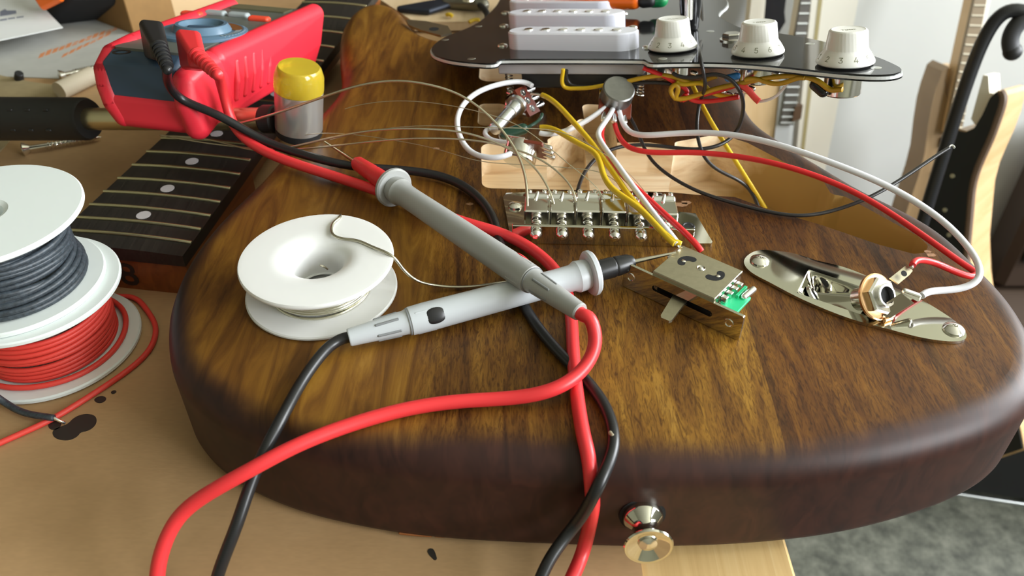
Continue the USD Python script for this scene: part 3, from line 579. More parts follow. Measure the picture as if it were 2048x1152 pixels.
sw.part('rivet', put(lathe([(1.7, 0), (1.5, .3), (1.1, -.0), (.5, .5), (0, .5)], (xc, 13.2, PH + 1.2), n=18), SFR), nickel, cov)
sw.part('body', put(bx(x0 + 1.5, x1 - 1.0, 2.2, 20.5, .6, PH + .2, .3), SFR), black_matte)
sw.part('end_plate', put(bx(x1 - 1.0, x1, 1, 21.5, 1.0, PH + 1.1, .2), SFR), nickel, label='bright folded end of the switch frame')
pcb = sw.part('circuit_board', put(bx(x1 + .4, x1 + 8.0, 3.6, 14.5, 7.0, 8.2, .1), SFR), green_board, label='small green circuit board at the end')
sw.part('circuit_board_back', put(bx(x1 + 3.4, x1 + 4.6, 10.5, 18.0, 7.2, 9.6, .1), SFR), green_board, pcb)
for k in range(4):
    sw.part('contact', put(bx(x1 + .2, x1 + 2.6, 4.6 + k * 4.0, 6.6 + k * 4.0, 8.2, 10.8 - .3 * k, .2), SFR), solderm, pcb)
sw.part('contact', put(rhull([(x1 + 6.0, 12.5, 8.6), (x1 + 7.0, 17.5, 9.6)], 1.3), SFR), solderm, pcb)
la, lb = np.array([SW * .48, 3, PH * .52]), (SI @ np.r_[V(1330, 641, 47.5), 1])[:3]
ld = unit(lb - la); lw = unit(np.cross(ld, (0, 0, 1)))
sw.part('lever', put(hull([la + ld * s + lw * q * wd + np.array([0, 0, z]) for s, wd in ((0, 3.0), (np.linalg.norm(lb - la) - 1.0, 2.3), (np.linalg.norm(lb - la), 1.6)) for q in (-1, 1) for z in (-.6, .6)]), SFR), zinc, smooth=20, label='flat zinc lever tongue')
sw.part('lug', [put(rhull([(x0 - 1.5, 15 + k * 1.0, PH - 1.5), (x0 + .5, 17.5 + k * 1.5, PH + .4)], .9), SFR) for k in (0, 2)], solderm)
sw.done()
# output jack resting on the jack plate
JO = V(1765, 592, 53.5); jn = unit((.42, -.62, .66)); jt = unit(np.cross((0, 0, 1), jn)); ju = np.cross(jn, jt)
jk = Thing('output_jack', 'loose output jack with hex nut and bent contact arm lying on the boat-shaped jack plate', 'jack')
jk.part('washer', lathe([(0, -1.2), (8.6, -1.2), (8.9, -.9), (8.9, 0), (8.4, .3), (0, .3)], JO - jn * 2.2, jn, 30), brass, smooth=30, label='copper-toned washer')
jk.part('hex_nut', lathe([(0, .3), (7.4, .3), (7.4, 2.4), (6.6, 3.0), (4.6, 3.0), (4.5, 2.2), (0, 2.2)], JO - jn * 2.2, jn, 6, ref=(1, .3, .2)), nickel, smooth=15)
jk.part('bushing', lathe([(4.55, 2.2), (4.55, 4.2), (4.2, 4.5), (3.4, 4.5), (3.3, 1.2), (0, 1.2)], JO - jn * 2.2, jn, 30), solderm, smooth=25)
jk.part('bore', lathe([(3.25, 2.3), (0, 2.35)], JO - jn * 2.2, jn, 24), dark_hole)
jk.part('sleeve', lathe([(0, -9), (4.4, -9), (4.4, -1.2), (0, -1.2)], JO - jn * 2.2, jn, 24), nickel, smooth=25)
arm = [V(1752, 619, 47.5), V(1778, 638, 46.5), V(1828, 606, 54.5), V(1802, 586, 56.5)]
jk.part('contact_arm', thick(arm, unit(np.cross(arm[1] - arm[0], arm[2] - arm[0])) * .7), arm_metal, smooth=20, label='flat bent contact arm')
jk.part('contact_block', rhull([V(1810, 582, 54), V(1838, 592, 52.5), V(1836, 597, 51)], 1.1), solderm)
lg = [V(1780, 556, 56), V(1810, 532, 58), V(1824, 533, 58.5), V(1830, 539, 58), V(1822, 548, 56.8), V(1797, 568, 54.5)]
jk.part('lug', thick(lg, unit(np.cross(lg[1] - lg[0], lg[5] - lg[0])) * .7), zinc, smooth=20, label='dull flat solder lug')
jk.part('lug_hole', lathe([(1.2, .0), (0, .05)], V(1808, 547, 58.1), unit((.1, -.5, .8)), 16), dark_hole)
jk.part('foot', rhull([V(1770, 640, 46.5), V(1782, 636, 46.5)], .9), brass)
jk.done()

MO = np.array([-204.3, 373.7, 52.1]); yaw, pit = -.225, -.18
MX = np.array([math.cos(yaw), math.sin(yaw), 0]); MY0 = np.array([-math.sin(yaw), math.cos(yaw), 0]); MY = MY0 * math.cos(pit) + np.array([0, 0, math.sin(pit)]); MZ = np.cross(MX, MY)
MF = np.eye(4); MF[:3, 0], MF[:3, 1], MF[:3, 2], MF[:3, 3] = MX, MY, MZ, MO
MW, ML, MH = 57.7, 134., 36.4
def FP(px, py, h): return VN(px, py, MO + MZ * (MH + h), MZ)
def MP(px, py, h=36.4): return (np.linalg.inv(MF) @ np.r_[VN(px, py, MO + MZ * h, MZ), 1])[:3]
def mw(x, y, z): return (MF @ np.array([x, y, z, 1.]))[:3]
# ---------------------------------------------------------------- test leads
def on_line(P, Q, px):
    """the point of the line P-Q seen at column px"""
    lo_, hi_ = -3.0, 4.0
    def sx(t):
        d = P + (Q - P) * t - EYE; return 1024 + FPX * d[0] / (d[1] * CP - d[2] * SP)
    s = 1 if sx(1) > sx(0) else -1
    for _ in range(60):
        m = (lo_ + hi_) / 2
        if s * (sx(m) - px) < 0: lo_ = m
        else: hi_ = m
    return P + (Q - P) * lo_
def probe(t, E, J, G, TIP0, TIP1, NEEDLE, grey, sleeve, dotm, dot_at, dot_side):
    """E cable end, J joint ring, G finger guard, TIP0..TIP1 insulated tip, NEEDLE point"""
    ax = unit(G - E); L = np.linalg.norm(G - E); j = np.linalg.norm(J - E)
    h = t.part('handle', lathe([(0, 0), (3.0, 0), (3.3, .5), (4.5, j - 1.5), (4.9, j - .3), (4.9, j), (5.3, j + .4), (5.5, j + 6), (5.3, L * .55), (5.0, L - 14), (5.2, L - 8), (6.2, L - 6), (6.0, L - 2.5), (5.6, L - 1.0), (0, L - 1)], E, ax, 36), grey, smooth=28)
    t.part('finger_guard', lathe([(0, -1.4), (8.2, -1.4), (8.9, -.7), (8.9, .7), (8.2, 1.5), (5.0, 2.6), (0, 2.6)], G, ax, 40), grey, h, smooth=35)
    t.part('joint_ring', lathe([(4.9, -.45), (5.15, -.45), (5.15, -.1), (4.9, -.1)], J, ax, 36), mat_probe_line, h)
    side = unit(np.cross(ax, (0, 0, 1)))
    upv = unit(np.cross(side, ax))
    for q in range(6):
        a = q * math.pi / 3 + .4; rv = math.cos(a) * upv + math.sin(a) * side
        t.part('strain_relief_slot', rhull([E + ax * (j - 12) + rv * 3.75, E + ax * (j - 4) + rv * 4.15], .55), mat_probe_line, h)
        if q % 2 == 0: t.part('grip_rib', rhull([E + ax * (j + 2.5) + rv * 5.0, E + ax * (j + 9) + rv * 5.1], .5), grey, h)
    rv = unit(dot_side); c = on_line(E, G, dot_at); rv = unit(rv - ax * (rv @ ax))
    D = np.eye(4); D[:3, 0], D[:3, 1], D[:3, 2], D[:3, 3] = ax * 4.4, np.cross(rv, ax) * 3.0, rv * 1.0, c + rv * 4.75
    s = trimesh.creation.icosphere(3); s.apply_transform(D); t.part('colour_mark', s, dotm, h, smooth=True)
    sa = unit(TIP1 - TIP0); SL = np.linalg.norm(TIP1 - TIP0)
    s = t.part('tip_sleeve', lathe([(0, 0), (4.1, 0), (4.1, SL * .45), (3.7, SL * .5), (4.0, SL * .55), (3.5, SL - 2), (2.6, SL), (0, SL)], TIP0, sa, 28), sleeve, smooth=30)
    t.part('needle', rod(TIP1 - sa * 1, NEEDLE, 1.05, .45, 14), mat('needle_steel_' + t.path.split('/')[-1], (.78, .74, .62) if sleeve is black_rubber else (.42, .37, .22), .25, 1.0), label='bare metal probe point')
mat_worn = mat('worn_cable_print', (.34, .29, .20), .6)
mat_probe_line = mat('grey_probe_groove', (.20, .21, .215), .5)
# black lead: probe lies on the body, cable over the body's tail and back up to the meter
def tail(px, deg, off):
    """a point beside the rounded tail edge of the body, in column px"""
    a = math.radians(deg); y, z = 174.3 - (11 + off) * math.cos(a), 33 + (11 + off) * math.sin(a)
    return np.array([(px - 1024) / FPX * (y * CP + (CAMH - z) * SP), y, z])
bk = Thing('black_test_lead', 'black multimeter test lead, its grey probe lying on the guitar body under the red one', 'test lead')
gb = V(1182, 546, 53.2); jb_ = V(818, 643, 50.0); eb = on_line(jb_, gb, 697)
ax = unit(gb - jb_)
probe(bk, eb, jb_, gb, gb + ax * 2, on_line(jb_, gb, 1266), V(1352, 505, 57.5), pale_probe, black_rubber, black_rubber, 867, EYE - gb + np.array([0, 0, -30]))
bk.part('cable', tube([eb + ax * 1.5, eb - ax * 5 + (0, 0, -.6), *[V(*q) for q in ((640, 713, 47.5), (600, 770, 46.6), (560, 843, 46.4), (528, 905, 43), (500, 972, 37), (475, 1045, 30), (450, 1110, 22), (432, 1165, 14), (420, 1230, 5))], (-93, 118, 2.4), (-60, 92, 2.3), (-25, 100, 2.3), (0, 128, 4),
    *[V(*q) for q in ((1072, 1180, 12), (1104, 1112, 18), (1150, 1050, 24))], tail(1192, 25, 7), tail(1221, 60, 3.2), tail(1227, 90, 2.3), *[V(*q) for q in ((1212, 818, 46.3), (1176, 765, 46.2), (1125, 712, 46.2), (1080, 660, 46.2), (1045, 605, 46.2), (1020, 545, 46.2), (998, 480, 46.2), (985, 435, 46.3), (945, 385, 46.6), (885, 354, 47.2), (800, 340, 48), (705, 332, 49), (620, 313, 51), (525, 279, 54), (430, 228, 66), (365, 199, 73))], V(343, 178, 80), FP(335, 140, 5)], 2.05, 14, 330), black_rubber, smooth=True)
def plug(t, pts, m, r):
    """elbow plug: block over the socket, ribbed strain relief towards the cable"""
    a, b, c = [np.asarray(q, float) for q in pts]
    p = t.part('plug', rhull([a + MX * q + MZ * h for q in (-3.4, 3.4) for h in (0, -13)] + [b + MX * q + MZ * h for q in (-1.6, 1.6) for h in (0, -4)], 2.6), m, smooth=30)
    d = unit(c - b); L = np.linalg.norm(c - b)
    for k in range(6):
        t.part('strain_relief_rib', lathe([(0, -.9), (3.5 - .18 * k, -.9), (3.8 - .18 * k, 0), (3.5 - .18 * k, .9), (0, .9)], b + d * (L * (k + .5) / 6), d, 18), m, p, smooth=25)
    t.part('strain_relief', rod(b, c, 3.0, r + .3, 14), m, p)
for q in ((1222, 866), (1227, 882), (1226, 893), (1224, 903)):
    c = V(q[0] - 1, q[1], 46.6 if q[1] < 870 else 46.2 - (q[1] - 870) * .12); c = c + unit(EYE - c) * 1.3
    bk.part('worn_print', rhull([c, c + (.5, -1.2, .1)], .75), mat_worn, label='worn pale print on the cable')
plug(bk, (FP(303, 52, 13), FP(318, 92, 10), FP(335, 135, 5)), black_matte, 2.0)
bk.done()
rd = Thing('red_test_lead', 'red multimeter test lead, its grey red-tipped probe crossing on top of the other probe', 'test lead')
P_, Q_ = V(1064, 560, 61.3), V(787, 375, 53.4)
er = on_line(P_, Q_, 1161); ax = unit(Q_ - er)
probe(rd, er, P_, Q_, Q_ + ax * 1.5, on_line(P_, Q_, 712), on_line(P_, Q_, 650), grey_probe, red_rubber, red_rubber, 1030, np.array([.5, .75, .4]))
rd.part('cable', tube([er + ax * 1.5, er - ax * 3, *[V(*q) for q in ((1178, 636, 63.5), (1189, 664, 60), (1187, 700, 55.5), (1164, 740, 52), (1110, 777, 50), (1030, 795, 47.5), (930, 802, 46.7), (820, 817, 46.6), (700, 850, 46.6), (590, 893, 46.5), (500, 940, 44), (420, 985, 39), (362, 1030, 33), (330, 1085, 26), (314, 1160, 16), (306, 1240, 6))], (-118, 112, 2.7), (-95, 82, 2.6), (-50, 80, 2.6), (-5, 104, 2.6),
    *[V(*q) for q in ((1118, 1220, 4), (1140, 1165, 8), (1164, 1108, 10))], tail(1184, -28, 4), tail(1185, 0, 2.6), tail(1182, 33, 2.6), tail(1176, 63, 2.6), tail(1168, 88, 2.6), *[V(*q) for q in ((1154, 790, 46.6), (1147, 715, 46.6), (1143, 640, 46.6), (1128, 570, 46.8), (1085, 515, 47.2), (1010, 470, 47.6), (930, 445, 48.5), (850, 416, 48), (750, 380, 48), (660, 350, 48.5), (570, 320, 50), (505, 288, 52), (468, 250, 58), (452, 205, 68), (444, 175, 76))], FP(435, 150, 5)], 2.4, 14, 360), red_rubber, smooth=True)
plug(rd, (FP(377, 72, 13), FP(392, 108, 9), FP(434, 148, 5)), red_rubber, 2.4)
rd.done()

# ---------------------------------------------------------------- multimeter
mm = Thing('multimeter', 'red and slate-blue digital multimeter resting on the mallet handle and guitar neck', 'multimeter')
hr = 7.0
def mhull(pts, r): return rhull([mw(*q) for q in pts], r)
mm.part('holster', mhull([(12, 7, 7), (MW - 8, 7, 7), (MW - 10, ML - 7, 7), (14, ML - 7, 7), (10, 8, MH - 10), (MW - 8, 8, MH - 10), (MW - 10, ML - 7, MH - 8), (10, ML - 7, MH - 8)], hr), red_holster, smooth=40)
wall_r = mhull([(MW - 6, 22, 7), (MW - 8, ML - 8, 7), (MW - 4.5, 22, MH - 4.5), (MW - 4.5, 60, MH - 4), (MW - 1, ML - 6, MH - 1), (MW - 3.5, 36, 20), (MW - 3, ML - 8, 20)], 6.0)
mm.part('bumper', mhull([(12, 1, 5), (MW - 9, 1, 5), (11, .8, 13), (MW - 9, .8, 13)], 5.0), red_holster, smooth=40)
lp = [(12, .3, 5), (8, -.5, 12), (5.5, .5, 20), (4.5, 2, 27), (5, 9, 33), (6, 24, MH - 1.5), (5, 60, MH - 1), (2, ML - 6, MH - 1)]
mm.part('bumper', trimesh.util.concatenate([mhull([a, b], 5.0) for a, b in zip(lp[:-1], lp[1:])]), red_holster, smooth=40)
mm.part('bumper', wall_r, red_holster, smooth=40)
mm.part('bumper', mhull([(MW - 6, .5, 4), (MW - 7.5, -2.0, 15), (MW - 8, -.5, 26), (MW - 6.5, 12, MH - 6), (MW - 4.5, 20, 12), (MW - 5.5, 22, MH - 6)], 6.3), red_holster, smooth=40)
for k in range(5):
    y = 30 + k * 8.5
    mm.part('grip_rib', rhull([mw(MW + .9, y, MH - 7), mw(MW + 1.6, y - 2, MH * .55), mw(MW + .4, y - 3, 12)], 2.0), red_holster, smooth=40)
mm.part('end_panel', mhull([(10, .2, 17), (MW - 15, .2, 17), (8, 1.5, 30), (MW - 15, 1.5, 30), (9, 7, 33.6), (MW - 14, 7, 33.6)], 3.0), meter_blue, smooth=40, label='slate-blue panel on the near end')
face = ext(rpoly([(8, 6), (MW - 9, 6), (MW - 8, ML - 6), (6, ML - 6)], 3), 2.2, MF, MH - 1.0)
mm.part('face_panel', face, meter_grey, smooth=20)
def fpt(px, py): return MP(px, py, MH + 1.4)
for (q, rr, m, nm) in (((243, 104), 4.2, black_matte, 'socket'),):
    c = fpt(*q); mm.part(nm, lathe([(rr - 1.4, .0), (rr - 1.4, .3), (rr, .3), (rr, 0)], mw(c[0], c[1], MH + 1.2), MZ, 24), m)
dc = fpt(405, 66); DR = 23.0
dl = mm.part('dial', lathe([(0, 0), (DR, 0), (DR, 1.6), (DR - 2, 2.4), (DR - 4, 2.0), (15, 2.0), (14.2, 3.6), (13.0, 5.4), (11.2, 5.4), (9.6, 3.0), (8, 2.4), (0, 2.4)], mw(dc[0], dc[1], MH + 1.0), MZ, 56), dial_blue, smooth=30, label='steel-blue rotary dial')
mm.part('dial_grip', rhull([mw(dc[0] - 6, dc[1] - 1, MH + 3.4), mw(dc[0] + 6, dc[1] + 1, MH + 3.4)], 1.8), meter_blue, dl)
arc = LineString([(dc[0] + (DR - 5.5) * math.cos(a), dc[1] + (DR - 5.5) * math.sin(a)) for a in np.linspace(.5, 2.7, 24)]).buffer(3.0)
mm.part('dial_print', ext(arc, .25, MF, MH + 3.0), dial_brown, dl, smooth=False)
for k in range(9):
    a = -.5 + k * .11; mm.part('dial_mark', ext(LineString([(dc[0] + 17.5 * math.cos(a), dc[1] + 17.5 * math.sin(a)), (dc[0] + 21.5 * math.cos(a), dc[1] + 21.5 * math.sin(a))]).buffer(.35), .2, MF, MH + 3.05), grey_button, dl, smooth=False)
for (q, m) in (((384, 30), orange_button), ((432, 28), grey_button), ((478, 32), grey_button), ((519, 40), orange_button)):
    c = fpt(*q); mm.part('button', rhull([mw(c[0] + i * 4.6, c[1] + j * 1.2, MH + 1.8) for i in (-1, 1) for j in (-1, 1)], 1.7), m, smooth=45)
a, b = fpt(455, 20), fpt(560, 30)
mm.part('screen', ext(rpoly([(10, a[1] + 5), (MW - 12, a[1] + 5), (MW - 12, ML - 10), (10, ML - 10)], 1.5), 1.0, MF, MH + 1.0), lcd, smooth=20, label='olive lcd screen')
mm.done()

# ---------------------------------------------------------------- soft-faced mallet
hm = Thing('mallet', 'soft-faced mallet with yellow tip, polished head and black grip, under the multimeter', 'mallet')
hb = V(598, 270, 44.3); ht = hb + np.array([6., 0, 37.]); ha = unit(ht - hb); HL = np.linalg.norm(ht - hb); HR = 11.8
head = hm.part('head', lathe([(0, 4), (HR - .5, 4), (HR, 4.6), (HR, HL * .665), (HR - .4, HL * .675), (0, HL * .68)], hb, ha, 48), head_metal, smooth=30)
yel = usdkit.material(stage, LK + 'yellow_clear_plastic', {'p': ('principled_bsdf', {'base_color': (.78, .60, .05), 'roughness': .12, 'transmission_weight': .55, 'ior': 1.45})}, [], surface='p.BSDF')
hm.part('yellow_face', lathe([(0, HL * .68), (HR + .2, HL * .68), (HR + .3, HL * .72), (HR + .2, HL - 5), (HR - 1.0, HL - 1.2), (HR - 2, HL), (0, HL)], hb, ha, 44), yel, head, smooth=25, label='translucent yellow plastic face')
hm.part('lower_face', lathe([(0, 0), (HR - 1.5, 0), (HR - .2, 1), (HR, 4), (0, 4)], hb, ha, 36), black_matte, head, smooth=25, label='black lower face')
hc = hb + ha * HL * .24
g1 = V(178, 238, 37.); g0 = g1 + (g1 - hc) * 1.25; sa_ = unit(hc - g1)
hm.part('shaft', rod(g1 - sa_ * 4, hc - sa_ * (HR + 6), 6.0, 5.8, 28), mat('satin_brass_tone_shaft', (.62, .54, .34), .3, 1.0), smooth=30)
hm.part('ferrule', lathe([(0, 0), (6.6, 0), (7.2, 1), (7.2, 7), (6.4, 8), (0, 9.5)], hc - sa_ * (HR + 9.0), sa_, 28), black_matte, smooth=25)
gl = np.linalg.norm(g1 - g0); gd = unit(g1 - g0)
gr = hm.part('grip', lathe([(0, 0), (12.5, 0), (13.2, 2), (12.4, gl * .5), (11.6, gl - 2), (10.6, gl), (0, gl)], g0, gd, 32), mat('grip_rubber', (.012, .012, .011), .6, bump=.3, bscale=1200), smooth=30)
us = unit(np.cross(gd, (0, 0, 1))); uu = np.cross(us, gd)
for row in (-.2, .75):
    for k in range(6):
        c = g1 - gd * (18 + 12 * k); rv = math.cos(row + .9) * uu + math.sin(row + .9) * us
        rad = 11.7
        hm.part('grip_dimple', rhull([c + rv * rad - gd * 1.0, c + rv * rad + gd * 1.0], .8), black_matte, gr)
hm.done()

# ---------------------------------------------------------------- bolt-on neck lying on the bench
def nk_frame():
    a0, a1 = (V(128, 452, 25) + V(380, 489, 25)) / 2, (V(295, 298, 25) + V(498, 324, 25)) / 2
    return a0, unit(a1 - a0)
na, nd = nk_frame(); NF = np.eye(4); NF[:3, 1], NF[:3, 0], NF[:3, 3] = nd, (nd[1], -nd[0], 0), (na[0], na[1], 0)
def fy(n): return 647.7 * (2 ** (-n / 12) - 2 ** (-22 / 12))
def nw(y): return 32.6 - y * (2.9 / 75.0) if y < 140 else 32.6 - 140 * 2.9 / 75 - (y - 140) * .012
nk = Thing('guitar_neck', 'bolt-on guitar neck with black fretboard and pearl dots, left of the body', 'guitar neck')
ys = np.linspace(-10.5, 345, 24)
def board(z0, crown, inset=0.0, ys=ys):
    rows = []
    for y in ys:
        w = nw(y) - inset; xs = np.linspace(-w, w, 9); rows.append(np.c_[xs, np.full(9, y), z0 + crown * (1 - (xs / w) ** 2)])
    return np.array(rows)
def slab(top, zb):
    n, k = top.shape[:2]; v = np.vstack([top.reshape(-1, 3), (top * (1, 1, 0) + (0, 0, zb)).reshape(-1, 3)]); f = []; N_ = n * k
    for i in range(n - 1):
        for j in range(k - 1):
            a = i * k + j; f += [(a, a + 1, a + k + 1), (a, a + k + 1, a + k), (N_ + a, N_ + a + k + 1, N_ + a + 1), (N_ + a, N_ + a + k, N_ + a + k + 1)]
    def strip(idx):
        for p, q in zip(idx, idx[1:]): f.extend([(p, N_ + p, N_ + q), (p, N_ + q, q)])
    strip([i * k for i in range(n)][::-1]); strip([i * k + k - 1 for i in range(n)]); strip(list(range(k))); strip([(n - 1) * k + j for j in range(k)][::-1])
    return trimesh.Trimesh(v, np.array(f), process=False)
nk.part('fretboard', put(slab(board(24.2, 1.0), 18.2), NF), rosewood, smooth=30)
heel = np.array([(q[0] * .985, q[1], 0) for q in [(-nw(y), y) for y in (-7, 60, 110)]])
nk.part('heel', put(slab(board(18.2, 0, 1.0, np.linspace(-9, 75, 6)), 0.0), NF), neck_wood, smooth=20, label='amber wood heel block')
back = []
for y in np.linspace(75, 345, 14):
    w = nw(y) - .8; a = np.linspace(0, math.pi, 9); dp = 18.2 if y < 76 else 16.0; back.append(np.c_[w * np.cos(a), np.full(9, y), 18.2 - dp * np.sin(a) ** .7])
back = np.array(back); bt = []
v = back.reshape(-1, 3); f = []
for i in range(len(back) - 1):
    for j in range(8): a = i * 9 + j; f += [(a, a + 1, a + 10), (a, a + 10, a + 9)]
nk.part('shaft', put(trimesh.Trimesh(v, np.array(f), process=False), NF), neck_wood, smooth=40)
for n in range(22, 3, -1):
    y = fy(n)
    if y > 340: continue
    w = nw(y) - .2; xs = np.linspace(-w, w, 11)
    nk.part('fret', put(tube(np.c_[xs, np.full(11, y), 24.45 + 1.0 * (1 - (xs / w) ** 2)], [1.0] * 11, 7, smooth=False), NF), fret_wire, smooth=True)
for n in (21, 19, 17, 15, 12, 9, 7):
    y = (fy(n) + fy(n - 1)) / 2
    for x in ((0,) if n != 12 else (-14, 14)):
        if y < 340: nk.part('inlay_dot', put(lathe([(0, 0), (3.4, 0), (3.4, .5), (0, .5)], (x, y, 24.85), n=24), NF), pearl)
stamp = meshkit.text_mesh('8', 12, .3, bold=True); c = stamp.bounds.mean(0); stamp.apply_translation((-c[0], -c[1], 0)); S = np.eye(4); S[:3, 0], S[:3, 1], S[:3, 2], S[:3, 3] = (1, 0, 0), (0, 0, 1), (0, -1, 0), (-3 + 4, -9.05, 9)
nk.part('heel_stamp', put(stamp, NF @ S), ink, smooth=False, label='dark stamp on the heel end')
nk.done()

# ---------------------------------------------------------------- spools
def spool(name, label, c, z0, z1, R, core, m, wm, wr, layers, low=0.0):
    """two flanges on a core, wound with wire"""
    t = Thing(name, label, 'wire spool'); cc = np.array([c[0], c[1], 0.])
    ti = z1 - z0
    t.part('flange', lathe([(core - 2, 0), (R - .6 - low, 0), (R - low, .6), (R - low, 1.8), (R - .6 - low, 2.4), (core + 6, 2.4), (core, 3.0), (core - 2, 3.0)], cc + (0, 0, z0), n=80), m, label='lower flange')
    t.part('flange', lathe([(core - 2, ti - 3), (core + 4, ti - 2.6), (R - .6, ti - 2.4), (R, ti - 1.8), (R, ti - .6), (R - .6, ti), (9, ti), (7.0, ti - 1.0), (6.3, ti - 3.0), (6.0, ti - 16), (0, ti - 16)], cc + (0, 0, z0), n=80), m, label='upper flange', smooth=25)
    t.part('core', lathe([(core, 2.6), (core, ti - 2.6)], cc + (0, 0, z0), n=48), m)
    hgt = ti - 6.0; k = int(hgt / (2 * wr)); rng = random.Random(5)
    pts = []
    for q in range(k):
        z = z0 + 3.0 + wr + q * 2 * wr
        rr = layers(q / max(k - 1, 1)); tlt = rng.uniform(-.9, .9) * wr; ph = rng.uniform(0, 6.28)
        a = np.linspace(0, 2 * math.pi, 60, endpoint=False)
        pts.append(tube(np.c_[cc[0] + rr * np.cos(a), cc[1] + rr * np.sin(a), z + tlt * np.sin(a + ph)], wr * 1.04, 7, smooth=False, closed=True))
    t.part('wound_wire', trimesh.util.concatenate(pts), wm, smooth=True)
    return t
rs = spool('red_wire_spool', 'white spool of coral red wire at the bottom of the stack on the left', (-201.5, 267), 0.4, 33.5, 36.4, 12, cool_white, coral_wire, 1.15, lambda q: 27.0 - 1.5 * abs(q - .5))
rs.part('loose_turn', tube([(-201.5 + 30.6 * math.cos(a), 267 + 30.6 * math.sin(a), 4.2 + .4 * math.sin(3 * a)) for a in np.linspace(-2.9, 1.2, 40)], 1.2, 8, smooth=False), coral_wire, smooth=True)
rs.part('loose_end', tube([(-201.5 + 27 * math.cos(1.9), 267 + 27 * math.sin(1.9), 14), (-196, 302, 8), *[V(*q) for q in ((222, 590, 2), (262, 594, 1.4), (295, 622, 1.3), (311, 655, 1.3), (298, 700, 1.3), (250, 745, 1.3), (180, 792, 1.3), (100, 840, 1.3), (40, 868, 1.3), (-60, 912, 1.3), (-160, 950, 1.3))]], 1.25, 8, 120), coral_wire, smooth=True)
rs.done()
rngk = np.random.RandomState(3)
ks = spool('black_wire_spool', 'white spool of slate black wire stacked on top of the red one', (-205.5, 267.5), 33.6, 70.0, 36.3, 12, cool_white, slate_wire, 1.35, lambda q: 24.5 + (1.8 * math.sin(9 * q) if q > .1 else 2.6), low=1.8)
for k in range(7):
    a = np.linspace(0, 2 * math.pi, 60, endpoint=False); ph = rngk.uniform(0, 6.28); z = 42 + k * 3.6
    ks.part('loose_turn', tube(np.c_[-207 + 26.4 * np.cos(a), 268 + 26.4 * np.sin(a), z + 3.2 * np.sin(a + 2.4 + .3 * ph)], 1.3, 8, smooth=False, closed=True), slate_wire, smooth=True)
ks.part('loose_end', tube([(-225, 246, 40), (-222, 238, 30), *[V(*q) for q in ((-30, 775, 12), (5, 802, 5), (40, 822, 3), (75, 831, 3.6), (108, 836, 3.4))]], 1.4, 8, 60), slate_wire, smooth=True)
ks.part('bare_end', tube([V(107, 836, 3.4), V(120, 842, 2.2), V(130, 846, .8)], .6, 7), solderm)
ks.done()
so = Thing('solder_spool', 'white plastic spool of solder lying on the guitar body near its left edge', 'solder spool')
SC = np.array([-74.2, 250.4, 44.0]); SR = 29.2
top = lathe([(9.2, 1.5), (9.2, 9.5), (9.4, 11.8), (10.0, 13.6), (11.0, 15.0), (12.3, 16.0), (14.0, 16.7), (16.0, 17.0), (18, 17.1), (27, 17.1), (SR - .4, 17.0), (SR, 16.4), (SR, 15.6), (SR - .5, 15.0), (21, 14.7), (13, 14.4)], SC, n=96)
so.part('flange', top, white_plastic, smooth=40, label='upper flange with rounded funnel hole')
so.part('flange', lathe([(8, .3), (SR - .5, .3), (SR, .8), (SR, 1.5), (SR - .5, 2.0), (13, 2.4), (8, 2.4)], SC, n=96), white_plastic, smooth=30, label='lower flange')
so.part('core', lathe([(12.5, 2), (12.5, 15)], SC, n=48), white_plastic)
cs = []
rng = random.Random(2)
a = np.linspace(0, 2 * math.pi, 72, endpoint=False)
for q in range(11):
    z = 3.2 + q * 1.12; rr = 20.0 + rng.uniform(-.5, .5) - .05 * (q - 5) ** 2
    cs.append(tube(np.c_[SC[0] + rr * np.cos(a), SC[1] + rr * np.sin(a), SC[2] + z + rng.uniform(-.7, .7) * np.sin(a + rng.uniform(0, 6))], .62, 7, smooth=False, closed=True))
so.part('wound_solder', [trimesh.util.concatenate(cs)], mat('solder_wire', (.74, .72, .60), .24, 1.0), smooth=True, label='bright wound solder wire')
zt = 61.75
so.part('notch', rhull([V(681, 431, 61.0), V(676, 437, 61.0), V(675, 441, 61.0)], .45), ink, smooth=True)
so.part('loose_solder', tube([V(*q) for q in ((681, 431, 60.0), (676, 438, 61.5), (667, 446, zt), (663, 457, zt), (666, 469, zt), (682, 477, zt), (712, 481, zt), (745, 494, zt), (786, 514, 60.8), (808, 540, 55), (832, 560, 51), (860, 569, 47.5), (900, 574, 45.4), (945, 573, 45.2), (985, 568, 45.2), (1040, 560, 45.2))], .62, 8, 130), mat('loose_solder_wire', (.56, .53, .42), .34, 1.0), smooth=True)
so.part('scrap_wire', tube([V(641, 531, 52), V(647, 533, 53), V(655, 538, 51)], .4, 6), steel)
so.done()

